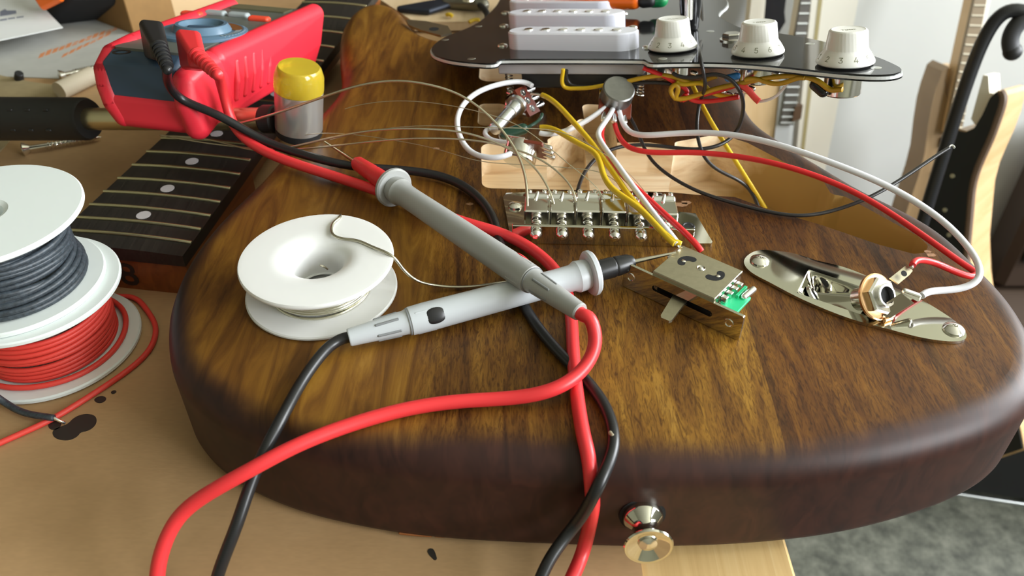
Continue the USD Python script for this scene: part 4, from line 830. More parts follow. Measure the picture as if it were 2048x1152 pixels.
# ---------------------------------------------------------------- hook-up wires
def hook(name, label, m, r, *runs, ends=None, group=None):
    """one wire; runs: lists of (px, py, z); bare tinned ends where given"""
    t = Thing(name, label, 'wire', group or 'hook-up wires on and under the pickguard')
    for run in runs: t.part('insulation', tube([UV(q[0], q[1], q[3]) if len(q) > 3 else V(*q) for q in run], r, 10, 22 * len(run)), m, smooth=True)
    for e in ends or (): t.part('bare_end', tube([V(*q) for q in e], r * .55, 8), solderm)
    t.done()
hook('white_wire', 'long white wire arcing from the grey-backed potentiometer over the control cavity to the output jack', white_wire, 1.35,
     [(1238, 222, 60), (1245, 244, 57), (1258, 262, 56), (1285, 270, 58), (1350, 267, 62), (1420, 266, 66), (1490, 274, 69), (1580, 297, 71), (1680, 332, 71), (1770, 370, 69), (1850, 416, 66), (1905, 460, 63), (1940, 500, 60), (1958, 535, 58), (1954, 560, 56), (1930, 574, 54), (1895, 580, 53), (1862, 583, 53), (1843, 592, 52.6)],
     ends=[[(1236, 214, 61), (1238, 224, 60)], [(1846, 590, 52.6), (1838, 596, 52.2)]])
hook('red_wire', 'long red wire running under the white arc from the grey-backed potentiometer to the jack lug', red_wire, 1.3,
     [(1228, 232, 57), (1231, 254, 55), (1240, 276, 54), (1262, 296, 54), (1310, 305, 55), (1370, 305, 57), (1440, 309, 59), (1540, 325, 61), (1640, 355, 60), (1730, 396, 58), (1810, 446, 55), (1880, 495, 52), (1930, 530, 49), (1950, 546, 48), (1946, 552, 48.2), (1915, 545, 50), (1880, 530, 53), (1850, 521, 57), (1832, 522, 59), (1825, 531, 59)], ends=[[(1827, 527, 59.2), (1823, 536, 58.6)]])
hook('white_wire', 'short white wire between the grey-backed potentiometer and the lower loose potentiometer', white_wire, 1.3,
     [(1222, 204, 61), (1196, 226, 60), (1165, 246, 58), (1130, 262, 57), (1100, 268, 57), (1080, 266, 57)])
hook('white_wire', 'white wire running down over the bridge from the grey-backed potentiometer to the lever switch', white_wire, 1.3,
     [(1229, 206, 61), (1218, 232, 61), (1203, 254, 61), (1197, 268, 61), (1206, 290, 61), (1232, 326, 61), (1258, 362, 61), (1288, 402, 60.5), (1322, 446, 60), (1345, 474, 59), (1355, 488, 58)], ends=[[(1354, 486, 58.2), (1360, 494, 57.4)]])
hook('red_wire', 'red wire passing behind the white one from the grey-backed potentiometer down to the lever switch', red_wire, 1.3,
     [(1208, 246, 58), (1203, 268, 56), (1208, 292, 56), (1226, 326, 57), (1255, 360, 58), (1292, 394, 58.5), (1345, 443, 58.5), (1384, 480, 57.5), (1403, 503, 55)])
hook('yellow_wire', 'upper yellow wire from the shafted potentiometer down to the lever switch', yellow_wire, 1.35,
     [(1084, 190, 61), (1100, 198, 61.5), (1124, 219, 61.5), (1152, 250, 61), (1180, 282, 60), (1210, 322, 59.5), (1238, 362, 59.5), (1262, 396, 59.5), (1300, 437, 59.5), (1340, 476, 58.8), (1362, 489, 57.8)], ends=[[(1062, 188, 60), (1086, 191, 61)]])
hook('yellow_wire', 'lower yellow wire from the lower loose potentiometer down to the lever switch', yellow_wire, 1.35,
     [(1080, 255, 58), (1098, 256, 59), (1124, 267, 60), (1154, 285, 60), (1186, 304, 60), (1200, 326, 60), (1208, 352, 60), (1226, 378, 60), (1254, 399, 60), (1284, 422, 60), (1318, 457, 59.5), (1350, 488, 58)])
hook('white_wire', 'big white loop at the left of the two loose potentiometers', white_wire, 1.35,
     [(1064, 172, 61), (1050, 165, 62), (1025, 164, 63), (990, 171, 63), (955, 185, 62), (928, 208, 60), (915, 238, 58), (919, 270, 56), (936, 298, 54), (965, 313, 54), (1000, 314, 55), (1030, 303, 56), (1058, 287, 58)])
hook('white_wire', 'small white loop ending on the can of the lower loose potentiometer', white_wire, 1.2,
     [(1000, 258, 50), (980, 257, 50), (971, 263, 50), (976, 275, 50.5), (996, 283, 52), (1022, 285, 54), (1048, 284, 57)])
hook('black_wire', 'black wire looping below the pickguard and ending at the pale cavity beside the bridge', black_wire, .95,
     [(1346, 146, 0, 1), (1364, 154, 0, -1), (1395, 154, 0, -2), (1430, 149, 0, -1), (1462, 160, 0, -1), (1482, 188, 0, 0), (1486, 222, 0, 2), (1473, 262, 54), (1445, 287, 50), (1400, 298, 48), (1345, 295, 47), (1290, 290, 47), (1245, 293, 47), (1205, 308, 47), (1176, 335, 46.5), (1162, 360, 46), (1156, 380, 46)])
hook('black_wire', 'black wire dropping across the pickguard and dipping into the control cavity beside the yellow wire', black_wire, .9,
     [(1402, -12, 55), (1405, 30, 68), (1404, 80, 75.5), (1403, 126, 0, -1.2), (1408, 150, 0, -2.5), (1410, 172, 0, -2), (1400, 205, 0, 4), (1394, 245, 57), (1398, 285, 52), (1412, 318, 47), (1440, 342, 42), (1472, 358, 38), (1495, 375, 34), (1510, 398, 31), (1518, 416, 28)])
hook('black_wire', 'thin black wire sweeping across the control cavity and out past the right edge', black_wire, .85,
     [(1244, 210, 60), (1262, 238, 56), (1280, 276, 53), (1302, 318, 50), (1340, 352, 47.5), (1400, 384, 46), (1460, 404, 45.6), (1530, 422, 45.2), (1600, 431, 45.4), (1670, 420, 47), (1735, 396, 52), (1800, 360, 57), (1860, 320, 62), (1898, 296, 65)], ends=[[(1896, 297, 65), (1905, 291, 65.6), (1909, 296, 65.2)]])
hook('yellow_wire', 'straight yellow wire hanging from under the pickguard into the control cavity', yellow_wire, 1.15,
     [(1383, 166, 66), (1395, 192, 62), (1420, 240, 55), (1452, 292, 47), (1486, 346, 39), (1510, 384, 33), (1531, 418, 27)])
# bundle under the pickguard
hook('yellow_wire', 'ochre wire along the rear pots under the pickguard, ending bare at the right-hand pot', dark_yellow, 1.2,
     [(1352, 198, 0, 2.0), (1344, 188, 0, 2.0), (1343, 176, 0, 2.0), (1352, 170, 0, 2.0), (1356, 180, 0, 2.0), (1352, 196, 0, 2.0), (1385, 193, 0, 2.0), (1430, 178, 0, 2.0), (1480, 167, 0, 2.0), (1530, 157, 0, 2.0), (1575, 152, 0, 2.0), (1610, 154, 0, 2.0), (1640, 165, 0, 2.0), (1660, 179, 0, 2.0), (1672, 180, 0, 2.0), (1685, 179, 0, 2.0)])
hook('yellow_wire', 'ochre wire crossing under the edge of the pickguard between the pots', dark_yellow, 1.1,
     [(1240, 167, 0, 5.0), (1275, 158, 0, 5.0), (1310, 152, 0, 5.0), (1340, 152, 0, 5.0), (1362, 160, 0, 5.0), (1390, 166, 0, 5.0), (1412, 160, 0, 5.0), (1435, 153, 0, 5.0)])
hook('yellow_wire', 'second ochre strand twisted beside the first at the middle pot', dark_yellow, 1.1,
     [(1490, 160, 0, 1.0), (1520, 160, 0, 1.0), (1545, 167, 0, 1.0), (1570, 165, 0, 1.0), (1590, 158, 0, 1.0), (1610, 156, 0, 1.0)])
hook('yellow_wire', 'bright yellow wire bent below the bridge pickup beside a black one', yellow_wire, 1.0,
     [(1126, 138, 0, 4.0), (1125, 150, 0, 4.0), (1125, 168, 0, 4.0), (1131, 175, 0, 4.0), (1150, 177, 0, 4.0), (1175, 176, 0, 4.0), (1215, 169, 0, 4.0), (1242, 165, 0, 4.0)])
hook('black_wire', 'short black wire bent below the bridge pickup', black_wire, 1.0,
     [(1133, 140, 0, 6.0), (1134, 158, 0, 6.0), (1142, 169, 0, 6.0), (1165, 173, 0, 6.0), (1200, 174, 0, 6.0), (1250, 168, 0, 6.0), (1300, 165, 0, 6.0), (1345, 168, 0, 6.0)])
hook('yellow_wire', 'short yellow wire soldered under the middle pot', yellow_wire, 1.1,
     [(1352, 163, 0, 4.0), (1380, 168, 0, 4.0), (1405, 168, 0, 4.0), (1418, 180, 0, 4.0), (1440, 191, 0, 4.0), (1468, 193, 0, 4.0)])
hook('red_wire', 'red wire slanting from the bridge pickup to the knot under the pickguard', red_wire, 1.1,
     [(1286, 136, 0, 5.0), (1310, 145, 0, 5.0), (1335, 156, 0, 5.0), (1358, 170, 0, 5.0), (1374, 184, 0, 5.0), (1366, 194, 0, 5.0), (1364, 202, 0, 5.0)])
hook('red_wire', 'red wire lying along the ochre one under the pickguard', red_wire, 1.1,
     [(1364, 201, 0, 3.5), (1395, 192, 0, 3.5), (1430, 184, 0, 3.5), (1468, 172, 0, 3.5), (1500, 164, 0, 3.5)])
hook('red_wire', 'short red wire ending beside the solder joints under the middle pot', red_wire, 1.15,
     [(1372, 186, 0, 3.0), (1385, 200, 0, 3.0), (1410, 203, 0, 3.0), (1440, 200, 0, 3.0), (1478, 194, 0, 3.0)])
hook('red_wire', 'thick red stub pointing down at the treble edge under the pickguard', coral_wire, 1.5,
     [(1478, 172, 0, 1.5), (1492, 177, 0, 1.5), (1504, 189, 0, 1.5), (1518, 203, 0, 1.5)])
hook('white_wire', 'thin pale wire curving off the red stub under the pickguard', white_wire, .7,
     [(1519, 203, 0, 3.0), (1535, 200, 0, 3.0), (1552, 192, 0, 3.0), (1566, 178, 0, 3.0), (1576, 165, 0, 3.0)])
# ---------------------------------------------------------------- loose steel strings
SL6 = [(0, 'lowest'), (1, 'second'), (2, 'third'), (3, 'fourth'), (4, 'fifth'), (5, 'sixth')]
def string(label, r, pts):
    solo('guitar_string', label, 'guitar string', tube([V(*q) for q in pts], r, 6, 26 * len(pts)), steel, group='loose steel strings at the bridge', smooth=True)
string('thickest wound steel string, rising in the highest arc from the leftmost saddle', .62,
       [(1055, 412, 55), (1054, 385, 58), (1050, 352, 61), (1036, 310, 65), (1010, 268, 70), (970, 225, 76), (915, 188, 81), (850, 168, 84), (790, 162, 84), (720, 171, 81), (640, 196, 74), (560, 224, 65), (478, 247, 55)])
string('wound steel string in a low double arc from the second saddle', .52,
       [(1108, 408, 55), (1100, 385, 58), (1082, 352, 61), (1045, 314, 64), (990, 285, 67), (930, 266, 69), (850, 258, 69), (770, 259, 67), (690, 270, 62), (600, 290, 54), (540, 301, 49), (470, 292, 40), (330, 272, 32)])
string('wound steel string in the lowest arc from the third saddle', .46,
       [(1152, 404, 55), (1146, 382, 58), (1128, 356, 60), (1090, 325, 62), (1040, 302, 63), (970, 284, 64), (880, 277, 64), (790, 279, 62), (700, 288, 58), (600, 298, 50), (500, 296, 40), (400, 284, 33), (320, 270, 30)])
string('thin plain steel string from the fourth saddle crossing high over the cavities', .2,
       [(1210, 402, 56), (1190, 372, 60), (1140, 330, 64), (1080, 280, 68), (1030, 248, 71), (960, 224, 73), (880, 208, 73), (800, 202, 72), (730, 208, 69), (690, 218, 66)])
string('thin plain steel string from the fifth saddle drawn flat over the body', .18,
       [(1256, 402, 56), (1240, 372, 58), (1200, 345, 58), (1140, 336, 57), (1060, 330, 56), (960, 322, 55), (880, 300, 55), (790, 281, 54), (690, 268, 53), (610, 270, 50)])
string('thin plain steel string from the right-hand saddle drawn across the loose pots', .18,
       [(1300, 400, 56), (1250, 340, 60), (1180, 290, 64), (1110, 262, 66), (1030, 256, 67), (940, 254, 67), (840, 252, 66), (740, 262, 62), (660, 280, 55)])

# ---------------------------------------------------------------- clutter on the left of the bench
def screw(label, a, b, r, z=0):
    t = Thing('wood_screw', label, 'screw', 'wood screws on the bench'); a, b = np.asarray(a, float), np.asarray(b, float); d = unit(b - a); L = np.linalg.norm(b - a)
    t.part('head', lathe([(0, -.2), (r * .9, -.6), (r * 2.1, 0), (r * 2.2, .5), (r * 1.1, r * 2.0), (0, r * 2)], a, d, 20), nickel)
    t.part('shank', rod(a, a + d * L * .97, r * .95, r * .7, 14), nickel)
    tt = np.linspace(0, 2 * math.pi * 13, 200); u = unit(np.cross(d, (0, 0, 1))); w = np.cross(d, u); s = np.linspace(L * .3, L * .97, 200); rr = np.interp(s, [0, L], [r * 1.1, r * .8])
    t.part('thread', tube(a + d * s[:, None] + rr[:, None] * (np.cos(tt)[:, None] * u + np.sin(tt)[:, None] * w), r * .28, 5, smooth=False), nickel)
    t.part('tip', rod(a + d * L * .97, b + d * 2, r * .75, .1, 12), nickel); t.done()
screw('long bright wood screw lying alone in front of the mallet grip', V(46, 299, 3.2), V(196, 275, 2.6), 1.9)
screw('wood screw with its head left of the meter, the farther of two', V(119, 152, 3.4), V(205, 132, 3.0), 1.9)
screw('wood screw with its head left of the meter, the nearer of two', V(152, 160, 3.2), V(238, 146, 2.8), 1.9)
def sheet(name, label, cat, pts, h, m, marks=()):
    t = Thing(name, label, cat); p = [V(*q) for q in pts]; n = np.cross(p[1] - p[0], p[2] - p[0]); n = unit(n) * (1 if n[2] > 0 else -1)
    t.part('sheet', thick(p, n * h), m, smooth=False)
    for nm, lst, mm_ in marks:
        for poly in lst:
            t.part(nm, thick([VN(x, y, p[0] + n * (h + .02), n) for x, y in poly], n * .06), mm_, smooth=False)
    t.done()
tx = []
rng = random.Random(11)
for row, (ax_, ay_, bx_, by_, hh) in enumerate(((76, 117, 250, 53, 15), (122, 116, 222, 68, 13))):
    n = 13 if row == 0 else 7
    for k in range(n):
        f0, f1 = k / n, (k + .78) / n
        x0, y0, x1, y1 = ax_ + (bx_ - ax_) * f0, ay_ + (by_ - ay_) * f0, ax_ + (bx_ - ax_) * f1, ay_ + (by_ - ay_) * f1
        g = rng.uniform(.75, 1.0) * hh * (1 - .3 * f0)
        tx.append([(x0, y0), (x1, y1), (x1 + 5, y1 - g * .75), (x0 + 5, y0 - g * .75)])
        if rng.random() < .35: tx[-1] = [(x0, y0), (x1, y1), (x1 + 2, y1 - 3.2), (x0 + 2, y0 - 3.2)]; tx.append([(x0 + 3, y0 - 5), (x1 + 3, y1 - 5), (x1 + 5, y1 - g * .75), (x0 + 5, y0 - g * .75)])
sheet('envelope', 'grey-white printed envelope with two lines of orange lettering, left of the meter', 'envelope',
      [(-150, 150, .1), (70, 156, .1), (168, 160, .1), (262, 70, .1), (245, 25, .1), (95, 30, .1), (-150, 88, .1)], .5, envelope, [('print', tx, print_orange)])
lg_ = [[(0, 23), (10, 18), (14, 21), (32, 21), (33, 27), (18, 30), (0, 33)], [(0, 39), (14, 37), (14, 40), (0, 42)], [(16, 36.5), (30, 34.5), (30, 37), (16, 39)], [(33, 34), (47, 32), (47, 34.5), (33, 36.5)]]
sheet('paper_card', 'white paper card with a small grey print at the top left corner', 'paper', [(-120, 104, 14), (0, 82, 14), (126, 56, 14), (62, -10, 14), (-120, -40, 14)], .6, paper, [('print', lg_, print_grey)])
solo('dowel', 'pale cardboard tube lying behind the mallet grip', 'tube', rod(V(118, 182, 6), V(185, 150, 6), 6, 6, 18), mat('pale_card_tube', (.55, .48, .36), .7), smooth=30)
solo('sanding_strip', 'worn beige sanding strip under the mallet grip', 'sandpaper', thick([V(-60, 300, .1), V(0, 305, .1), V(30, 272, .1), V(150, 178, .1), V(60, 165, .1), V(0, 152, .1), V(-60, 150, .1)], (0, 0, .8)), mat('worn_strip', (.33, .26, .14), .85, var=.25, scale=30), smooth=False)
solo('black_peg', 'small black plastic peg at the edge of the envelope', 'peg', rod(V(38, 158, 1), V(38, 146, 6), 3.2, 2.8, 14, .4), black_matte)
tc_ = Thing('tool_case', 'black soft tool case with an orange flap behind the white paper card', 'case')
c0_ = [V(85, 48, .2), V(125, 43, .2), V(252, 28, .2)]
tc_.part('case', rhull([V(106, 36, 6), V(150, 22, 6), V(240, 20, 6), V(250, -30, 6), V(90, -30, 6), V(150, -6, 26), V(245, -8, 26), V(245, -60, 26), V(90, -60, 26)], 5), mat('black_fabric', (.012, .013, .016), .8), smooth=40)
tc_.part('flap', rhull([V(70, -16, 30), V(88, 12, 22), V(120, -4, 30), V(100, -30, 34)], 3), orange_plastic, smooth=40, label='orange flap')
tc_.done()
kb = Thing('cardboard_box', 'plain brown cardboard box standing behind the meter', 'box')
b0, b1 = V(268, 70, 0), V(345, 42, 0); bd = unit(b1 - b0); bn = np.array([-bd[1], bd[0], 0]); BFm = frame(b0, bd)
kb.part('carton', put(bx(0, np.linalg.norm(b1 - b0) + 4, 0, 70, 0, 62, .6), BFm), kraft, smooth=False)
kb.part('flap', put(bx(np.linalg.norm(b1 - b0) + 5, np.linalg.norm(b1 - b0) + 60, 4, 6, 0, 30, .3), BFm), mat('light_kraft', (.50, .36, .20), .85), smooth=False, label='lighter cardboard flap')
kb.done()
# ---------------------------------------------------------------- far end of the bench, behind the body
solo('lit_bench_board', 'pale board added for the window light on the bench beyond the body horn', 'board', thick([V(700, -40, 2), V(742, 2, 2), V(830, 62, 2), V(1000, 60, 2), V(1040, -40, 2)], (0, 0, 7)), lit_plank, smooth=False)  # added board; the brightness of the lit bench is put into its colour
npl = Thing('neck_plate', 'dull metal neck plate with a dark screw hole beside the body horn', 'plate')
npp = [V(812, 43, 44.3), V(818, 54, 44.3), V(842, 64, 44.3), V(882, 75, 44.3), V(904, 70, 44.3), V(896, 56, 44.3), V(852, 46, 44.3)]
npl.part('plate', thick(npp, (0, 0, 1.4)), zinc, smooth=20)
npl.part('screw_hole', lathe([(3.2, 0), (0, .05)], V(868, 58, 45.72), (0, 0, 1), 20), dark_hole)
npl.done()
sc = Thing('side_cutters', 'dark steel side cutters lying on the pale board', 'cutters')
sc.part('jaw', rhull([V(800, 18, 12), V(858, 23, 12), V(905, 8, 13), V(880, 4, 14)], 2.5), mat('dark_blue_steel', (.03, .035, .05), .4, .6), smooth=30)
sc.part('joint', rhull([V(895, 4, 14), V(940, 2, 15), V(966, 10, 15), V(950, -14, 15)], 5), mat('worn_tool_steel', (.20, .19, .15), .35, .8), smooth=35)
sc.part('rivet', lathe([(5, 0), (4.2, 1.2), (0, 1.4)], V(936, -2, 20.3), (0, -.2, 1), 20), steel)
sc.part('handle', tube([V(955, 8, 15), V(968, 18, 16), V(975, 32, 15), V(972, 42, 14)], 2.4, 10), black_matte)
sc.done()
for k, (a, b, lb) in enumerate((((893, 30, 11), (905, 33, 11), 'smaller yellow snippet of wire insulation on the pale board'), ((938, 45, 11), (958, 40, 11), 'longer yellow snippet of wire insulation beside the pickguard'))):
    solo('insulation_snippet', lb, 'wire snippet', tube([V(*a), (V(*a) + V(*b)) / 2 + (0, 0, 1), V(*b)], 1.5, 8), yellow_wire, group='yellow insulation snippets', smooth=True)
oh = Thing('orange_handled_tool', 'tool with an orange handle and green end cap lying behind the pickups on the pickguard', 'tool')
h0, h1 = PV(1030, -6, 8), PV(1268, 2, 8)
oh.part('handle', rhull([h0, PV(1046, -2, 8), PV(1180, 2, 8), h1], [4.2, 4.8, 5.4, 5.0]), orange_plastic, smooth=40)
oh.part('black_grip', rhull([PV(1288, 2, 8), PV(1300, 2, 8)], [4.2, 3.8]), black_matte, smooth=40)
oh.part('end_cap', rhull([PV(1308, 0, 8), PV(1322, 0, 8)], [4.6, 4.4]), mat('green_plastic', (.01, .22, .07), .35), smooth=40, label='green end cap')
oh.done()
jp_ = Thing('jack_plug', 'black plug with a bright metal collar standing on the pickguard behind the first knob', 'plug')
q0, q1 = PV(1380, 60, 0), PV(1380, 60, 0) + PN * 44
jp_.part('sleeve', lathe([(0, .2), (4.0, .2), (4.6, 1), (6.0, 14), (6.2, 40), (0, 40)], q0, PN, 28), black_gloss)
jp_.part('collar', lathe([(2.2, 8), (2.2, 30), (0, 30)], q0 + PV(1374, 63, 0) - PV(1380, 60, 0) + np.array([0, -4.2, 0]), PN, 16), nickel, label='bright metal strip')
jp_.done()

# ---------------------------------------------------------------- guitars and stand behind, on the floor
def lean(y, a=.22): return np.array([0, y, 0.]), unit((0, -math.cos(a), math.sin(a)))
tan_top = grain('tan_guitar_top', [(.3, (.21, .13, .06)), (.7, (.29, .19, .095))], (60, 6, 8), (0, 0, 0), .4, .03)
maple = grain('pale_maple', [(.3, (.60, .40, .20)), (.7, (.72, .52, .30))], (40, 5, 8), (0, 0, 0), .35, .03)
cream = mat('cream_edge', (.80, .76, .66), .4)
board_tan = mat('tan_fretboard', (.23, .17, .10), .5)
fret_dark = mat('aged_fret', (.30, .27, .20), .4, .7)
def neck_thing(t, pts, p0, n, edge, fretm, nf, depth=20, wood=None, grow=1.0):
    """pts: left-top, right-top, right-bottom, left-bottom pixels of the fretboard"""
    q = [VN(*a, p0, n) for a in pts]
    q[0], q[1] = q[3] + (q[0] - q[3]) * grow, q[2] + (q[1] - q[2]) * grow
    up, ac = unit(q[0] - q[3]), q[1] - q[0]; h0 = q[0] - ac * .15 - n * 8
    t.part('headstock', thick([h0 + up * 2, h0 + up * 30 - ac * .5, h0 + up * 170 - ac * .7, h0 + up * 195 + ac * .4, h0 + up * 150 + ac * 1.3, h0 + up * 25 + ac * 1.25, h0 + up * 2 + ac * 1.2], -n * 14), wood or maple, smooth=False)
    t.part('fretboard', thick(q, -n * 6), fretm, smooth=False)
    back = [a - n * 6.2 + (q[1] - q[0]) * k for a, k in zip(q, (0.05, -.05, -.05, 0.05))]
    t.part('neck_shaft', thick(back, -n * depth), wood or maple, smooth=False)
    nf = int(nf * grow)
    for k in range(nf):
        s = 1 - (1 - (k + .5) / nf) ** 1.15
        a, b = q[0] + (q[3] - q[0]) * s, q[1] + (q[2] - q[1]) * s
        t.part('fret', rod(a + n * .4, b + n * .4, 1.1, n=6), edge)
    return q
LOW = -560.0
solo('low_platform', 'dark brown low platform along the wall carrying the leaning guitars', 'platform', bx(120, 1690, 840, YB - 2, FL, LOW, 4), mat('dark_platform', (.05, .03, .018), .6), smooth=False)
p0, n0_ = lean(985)
ng = Thing('natural_electric_guitar', 'tan electric guitar with a brown fretboard leaning behind the black stand', 'guitar')
gpts = [(1897, 133), (1885, 142), (1872, 178), (1863, 211), (1856, 253), (1849, 308), (1838, 350), (1816, 414), (1795, 480), (1778, 540), (1770, 600), (1790, 660), (1850, 690), (1920, 685), (1970, 640), (1985, 560), (1980, 480), (1960, 380), (1945, 300), (1920, 285), (1906, 240), (1897, 208), (1891, 185), (1890, 158)]
ng.part('body', thick([VN(*q, p0, n0_) for q in gpts], -n0_ * 42), tan_top, smooth=30)
ng.part('cutaway_edge', thick([VN(*q, p0 - n0_ * 10, n0_) for q in ((1897, 136), (1914, 134), (1912, 165), (1906, 196), (1899, 208), (1893, 186), (1892, 158))], -n0_ * 25), maple, smooth=False, label='pale inner face of the cutaway')
neck_thing(ng, ((1951, -8), (1975, -8), (1922, 272), (1890, 268)), p0 + n0_ * 12, n0_, fret_dark, board_tan, 16, grow=1.55)
ng.part('neck_edge', thick([VN(*q, p0 + n0_ * 8, n0_) for q in ((1992, -118), (2009, -118), (1935, 200), (1928, 200))], -n0_ * 14), cream, smooth=False, label='bright cream neck edge')
ng.part('pickup', thick([VN(*q, p0 + n0_ * 4, n0_) for q in ((1884, 276), (1910, 276), (1906, 294), (1880, 294))], -n0_ * 8), black_matte, smooth=False)
ng.part('pickguard', thick([VN(*q, p0 + n0_ * 3, n0_) for q in ((1878, 330), (1920, 330), (1940, 480), (1890, 600), (1838, 560), (1850, 430))], -n0_ * 4), black_gloss, smooth=False)
for q in ((1873, 344), (1904, 352), (1925, 386), (1868, 412)): ng.part('screw', lathe([(3, 0), (2.5, 1), (0, 1.2)], VN(*q, p0 + n0_ * 3.1, n0_), n0_, 10), nickel)
ng.done()
n1_ = unit((-.76, -.62, .18))
p1 = VY(1960, 300, 720)
bg = Thing('black_topped_guitar', 'electric guitar with black top and pale wood sides at the right edge, behind the body', 'guitar')
bpts = [(1996, 181), (2003, 183), (2008, 192), (1999, 233), (1985, 272), (1969, 308), (1955, 342), (1946, 378), (1942, 420), (1936, 491), (1938, 560), (1950, 640), (1975, 720), (2010, 790), (2040, 850), (2050, 900), (1960, 930), (1880, 860), (1840, 700), (1832, 560), (1846, 470), (1862, 400), (1880, 340), (1900, 285), (1917, 258), (1934, 262), (1952, 254), (1968, 228), (1984, 193)]
bg.part('body', thick([VN(*q, p1, n1_) for q in bpts], -n1_ * 54), grain('blond_sides', [(.3, (.50, .31, .14)), (.7, (.64, .44, .24))], (8, 8, 60), (0, 0, 0), .3, .02), smooth=35)
bg.part('top', thick([VN(*q, p1 + n1_ * .2, n1_) for q in [( (x - 1952) * .985 + 1950, (y - 480) * .99 + 480) for x, y in bpts]], n1_ * 2.5), mat('black_guitar_top', (.012, .013, .015), .35), smooth=35, label='black top')
bind = mat('brown_binding', (.13, .08, .05), .5)
bg.part('binding', tube(np.array([VN(*q, p1 + n1_ * 1.0, n1_) for q in ((2001, 184), (2007, 193), (1998, 233), (1984, 272), (1968, 308), (1954, 342), (1945, 378), (1941, 420), (1935, 491), (1936, 560))]), 3.6, 8), bind)
bg.part('neck_heel', thick([VN(*q, p1 - n1_ * 6, n1_) for q in ((1942, 238), (1966, 150), (1977, 152), (1979, 186), (1990, 188), (1966, 238), (1950, 250))], -n1_ * 26), cream, smooth=False, label='cream neck heel')
for q in ((1878, 436), (1890, 420), (1905, 352), (1898, 470)): bg.part('screw', lathe([(2.6, 0), (2.2, 1), (0, 1.2)], VN(*q, p1 + n1_ * 2.8, n1_), n1_, 10), steel)
bg.done()
st_ = Thing('guitar_stand', 'black tubular guitar stand with a curved yoke at the right edge', 'guitar stand')
ps = VY(1950, 200, 640); nst = unit((-.2, -1, .25))
def SV(x, y, o=0): return VN(x, y, ps - nst * o, nst)
st_.part('upright', tube([SV(*q) for q in ((1806, 620), (1838, 470), (1880, 330), (1925, 190), (1958, 100), (1978, 60), (1996, 36), (2016, 23), (2040, 22), (2062, 32))], [5.6] * 60, 14, 60), mat('black_tube', (.012, .012, .014), .3), smooth=True)
st_.part('yoke', tube([SV(*q) for q in ((2068, 30), (2050, 36), (2034, 50), (2022, 72), (2021, 92), (2026, 104))], 6.6, 14), mat('foam_grip', (.035, .036, .04), .6), smooth=True)
st_.part('yoke_tip', trimesh.creation.icosphere(2, 7.4).apply_translation(SV(2025, 103)), black_matte, smooth=True)
f0 = SV(1806, 620); st_.part('leg', tube([f0, f0 + (-30, 5, -120), (f0[0] - 190, f0[1] + 30, FL + 8)], 7, 10), black_matte)
st_.part('leg', tube([f0, f0 + (-10, -10, -160), (f0[0] - 110, f0[1] - 20, FL + 8)], 7, 10), black_matte)
st_.done()
cs_ = Thing('hard_case', 'dark brown guitar case standing at the right edge behind the black-topped guitar', 'case')
q = VY(2000, 560, 1000); cs_.part('shell', bx(q[0] - 8, q[0] + 500, 990, 1060, LOW, VY(2040, 330, 1000)[2] + 40, 12), mat('dark_brown_case', (.045, .025, .015), .55), smooth=20)
cs_.part('latch', bx(q[0] + 10, q[0] + 30, 982, 991, LOW + 60, LOW + 100, 2), black_matte); cs_.done()
af = V(1928, 992, FL); ag = V(2060, 1012, FL)
am = Thing('black_floor_case', 'black case standing on the concrete floor at the lower right', 'case')
ad = unit(ag - af); AF = frame(af, ad)
am.part('shell', put(bx(-200, 500, 0, 62, 6, 200, 8), AF), mat('black_vinyl', (.008, .008, .009), .6), smooth=20)
am.part('edge_trim', put(bx(-200, 500, -3, 2, 0, 6, 1), AF), alu, label='thin metal trim along the bottom')
am.done()
p2, n2_ = lean(1020, .05)
def drop(q, n, z):
    """slides a point of a leaning plane down to height z"""
    s_ = np.array([0, n[2], -n[1]]); s_ = s_ / s_[2] if abs(s_[2]) > 1e-6 else s_; return q + s_ * (z - q[2])
lb_ = Thing('white_board', 'cream white board with a groove leaning on the wall behind the pickguard', 'board')
q = [VN(*a, p2, n2_) for a in ((1626, -30), (1712, -30), (1640, 330), (1590, 330))]
def ext_to(a, b, z): return a + (b - a) * ((z - a[2]) / (b[2] - a[2]))
q = [ext_to(q[0], q[3], 640), ext_to(q[1], q[2], 640), ext_to(q[1], q[2], LOW), ext_to(q[0], q[3], LOW)]
if q[2][0] - q[3][0] < 30: q[2] = q[3] + np.array([30., 0, 0])
lb_.part('panel', thick(q, -n2_ * 22), mat('cream_board', (.70, .68, .60), .6), smooth=False)
g = [VN(*a, p2 + n2_ * .1, n2_) for a in ((1640, -30), (1646, -30), (1602, 330), (1598, 330))]
g = [ext_to(g[0], g[3], 630), ext_to(g[1], g[2], 630), ext_to(g[1], g[2], LOW + 4), ext_to(g[0], g[3], LOW + 4)]
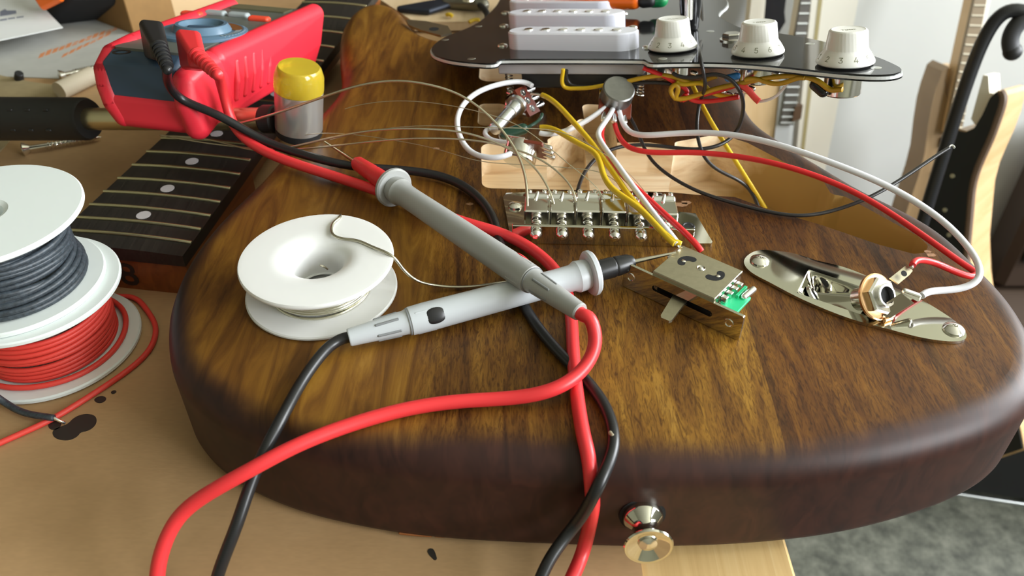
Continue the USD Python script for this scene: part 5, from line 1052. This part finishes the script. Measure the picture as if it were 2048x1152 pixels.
lb_.part('groove', thick([g[0], g[0] + (5, 0, 0), g[3] + (5, 0, 0), g[3]], n2_ * .4), mat('olive_groove', (.34, .29, .14), .7), smooth=False); lb_.done()
p3, n3_ = lean(965, .2)
wg = Thing('pale_guitar', 'pale wooden guitar with a dark fretboard neck leaning behind the right part of the pickguard', 'guitar')
wq = [VN(*a, p3, n3_) for a in ((1522, 120), (1556, 150), (1570, 210), (1573, 260), (1580, 330), (1590, 430), (1592, 540), (1576, 630), (1520, 681), (1440, 681), (1370, 620), (1360, 500), (1405, 390), (1432, 310), (1428, 220), (1450, 150), (1490, 130))]
wg.part('body', thick(wq, -n3_ * 44), maple, smooth=25)
wg.part('pickguard', thick([VN(*a, p3 + n3_ * .2, n3_) for a in ((1562, 150), (1585, 160), (1574, 300), (1545, 300))], n3_ * 2.5), mat('pale_grey_guard', (.52, .53, .54), .35), smooth=False)
neck_thing(wg, ((1606, -20), (1624, -20), (1588, 250), (1560, 250)), p3 + n3_ * 6, n3_, alu, mat('grey_fretboard', (.09, .08, .07), .45), 15, wood=cream, grow=1.7)
wg.part('hardware', thick([VN(*a, p3 + n3_ * 8, n3_) for a in ((1590, 214), (1606, 210), (1602, 238), (1584, 244))], -n3_ * 10), mat('brown_tuner', (.10, .055, .03), .4), smooth=False)
wg.done()
p4, n4_ = lean(1030, .2)
kg = Thing('black_guitar', 'black guitar with cream edge behind the middle knob', 'guitar')
kg.part('body', thick([VN(*a, p4, n4_) for a in ((1540, -60), (1578, -70), (1578, -30), (1572, 0), (1569, 24), (1571, 44), (1560, 62), (1546, 90), (1540, 160), (1548, 260), (1545, 400), (1500, 580), (1420, 630), (1310, 590), (1270, 450), (1310, 340), (1360, 260), (1350, 170), (1400, 110), (1470, 95), (1512, 60), (1526, 10))], -n4_ * 40), mat('black_lacquer', (.006, .006, .009), .25), smooth=25)
kg.part('neck_edge', thick([VN(*a, p4 + n4_ * 3, n4_) for a in ((1532, -260), (1554, -260), (1526, 60), (1496, 60))], -n4_ * 20), cream, smooth=False, label='cream side of its neck')
kg.done()
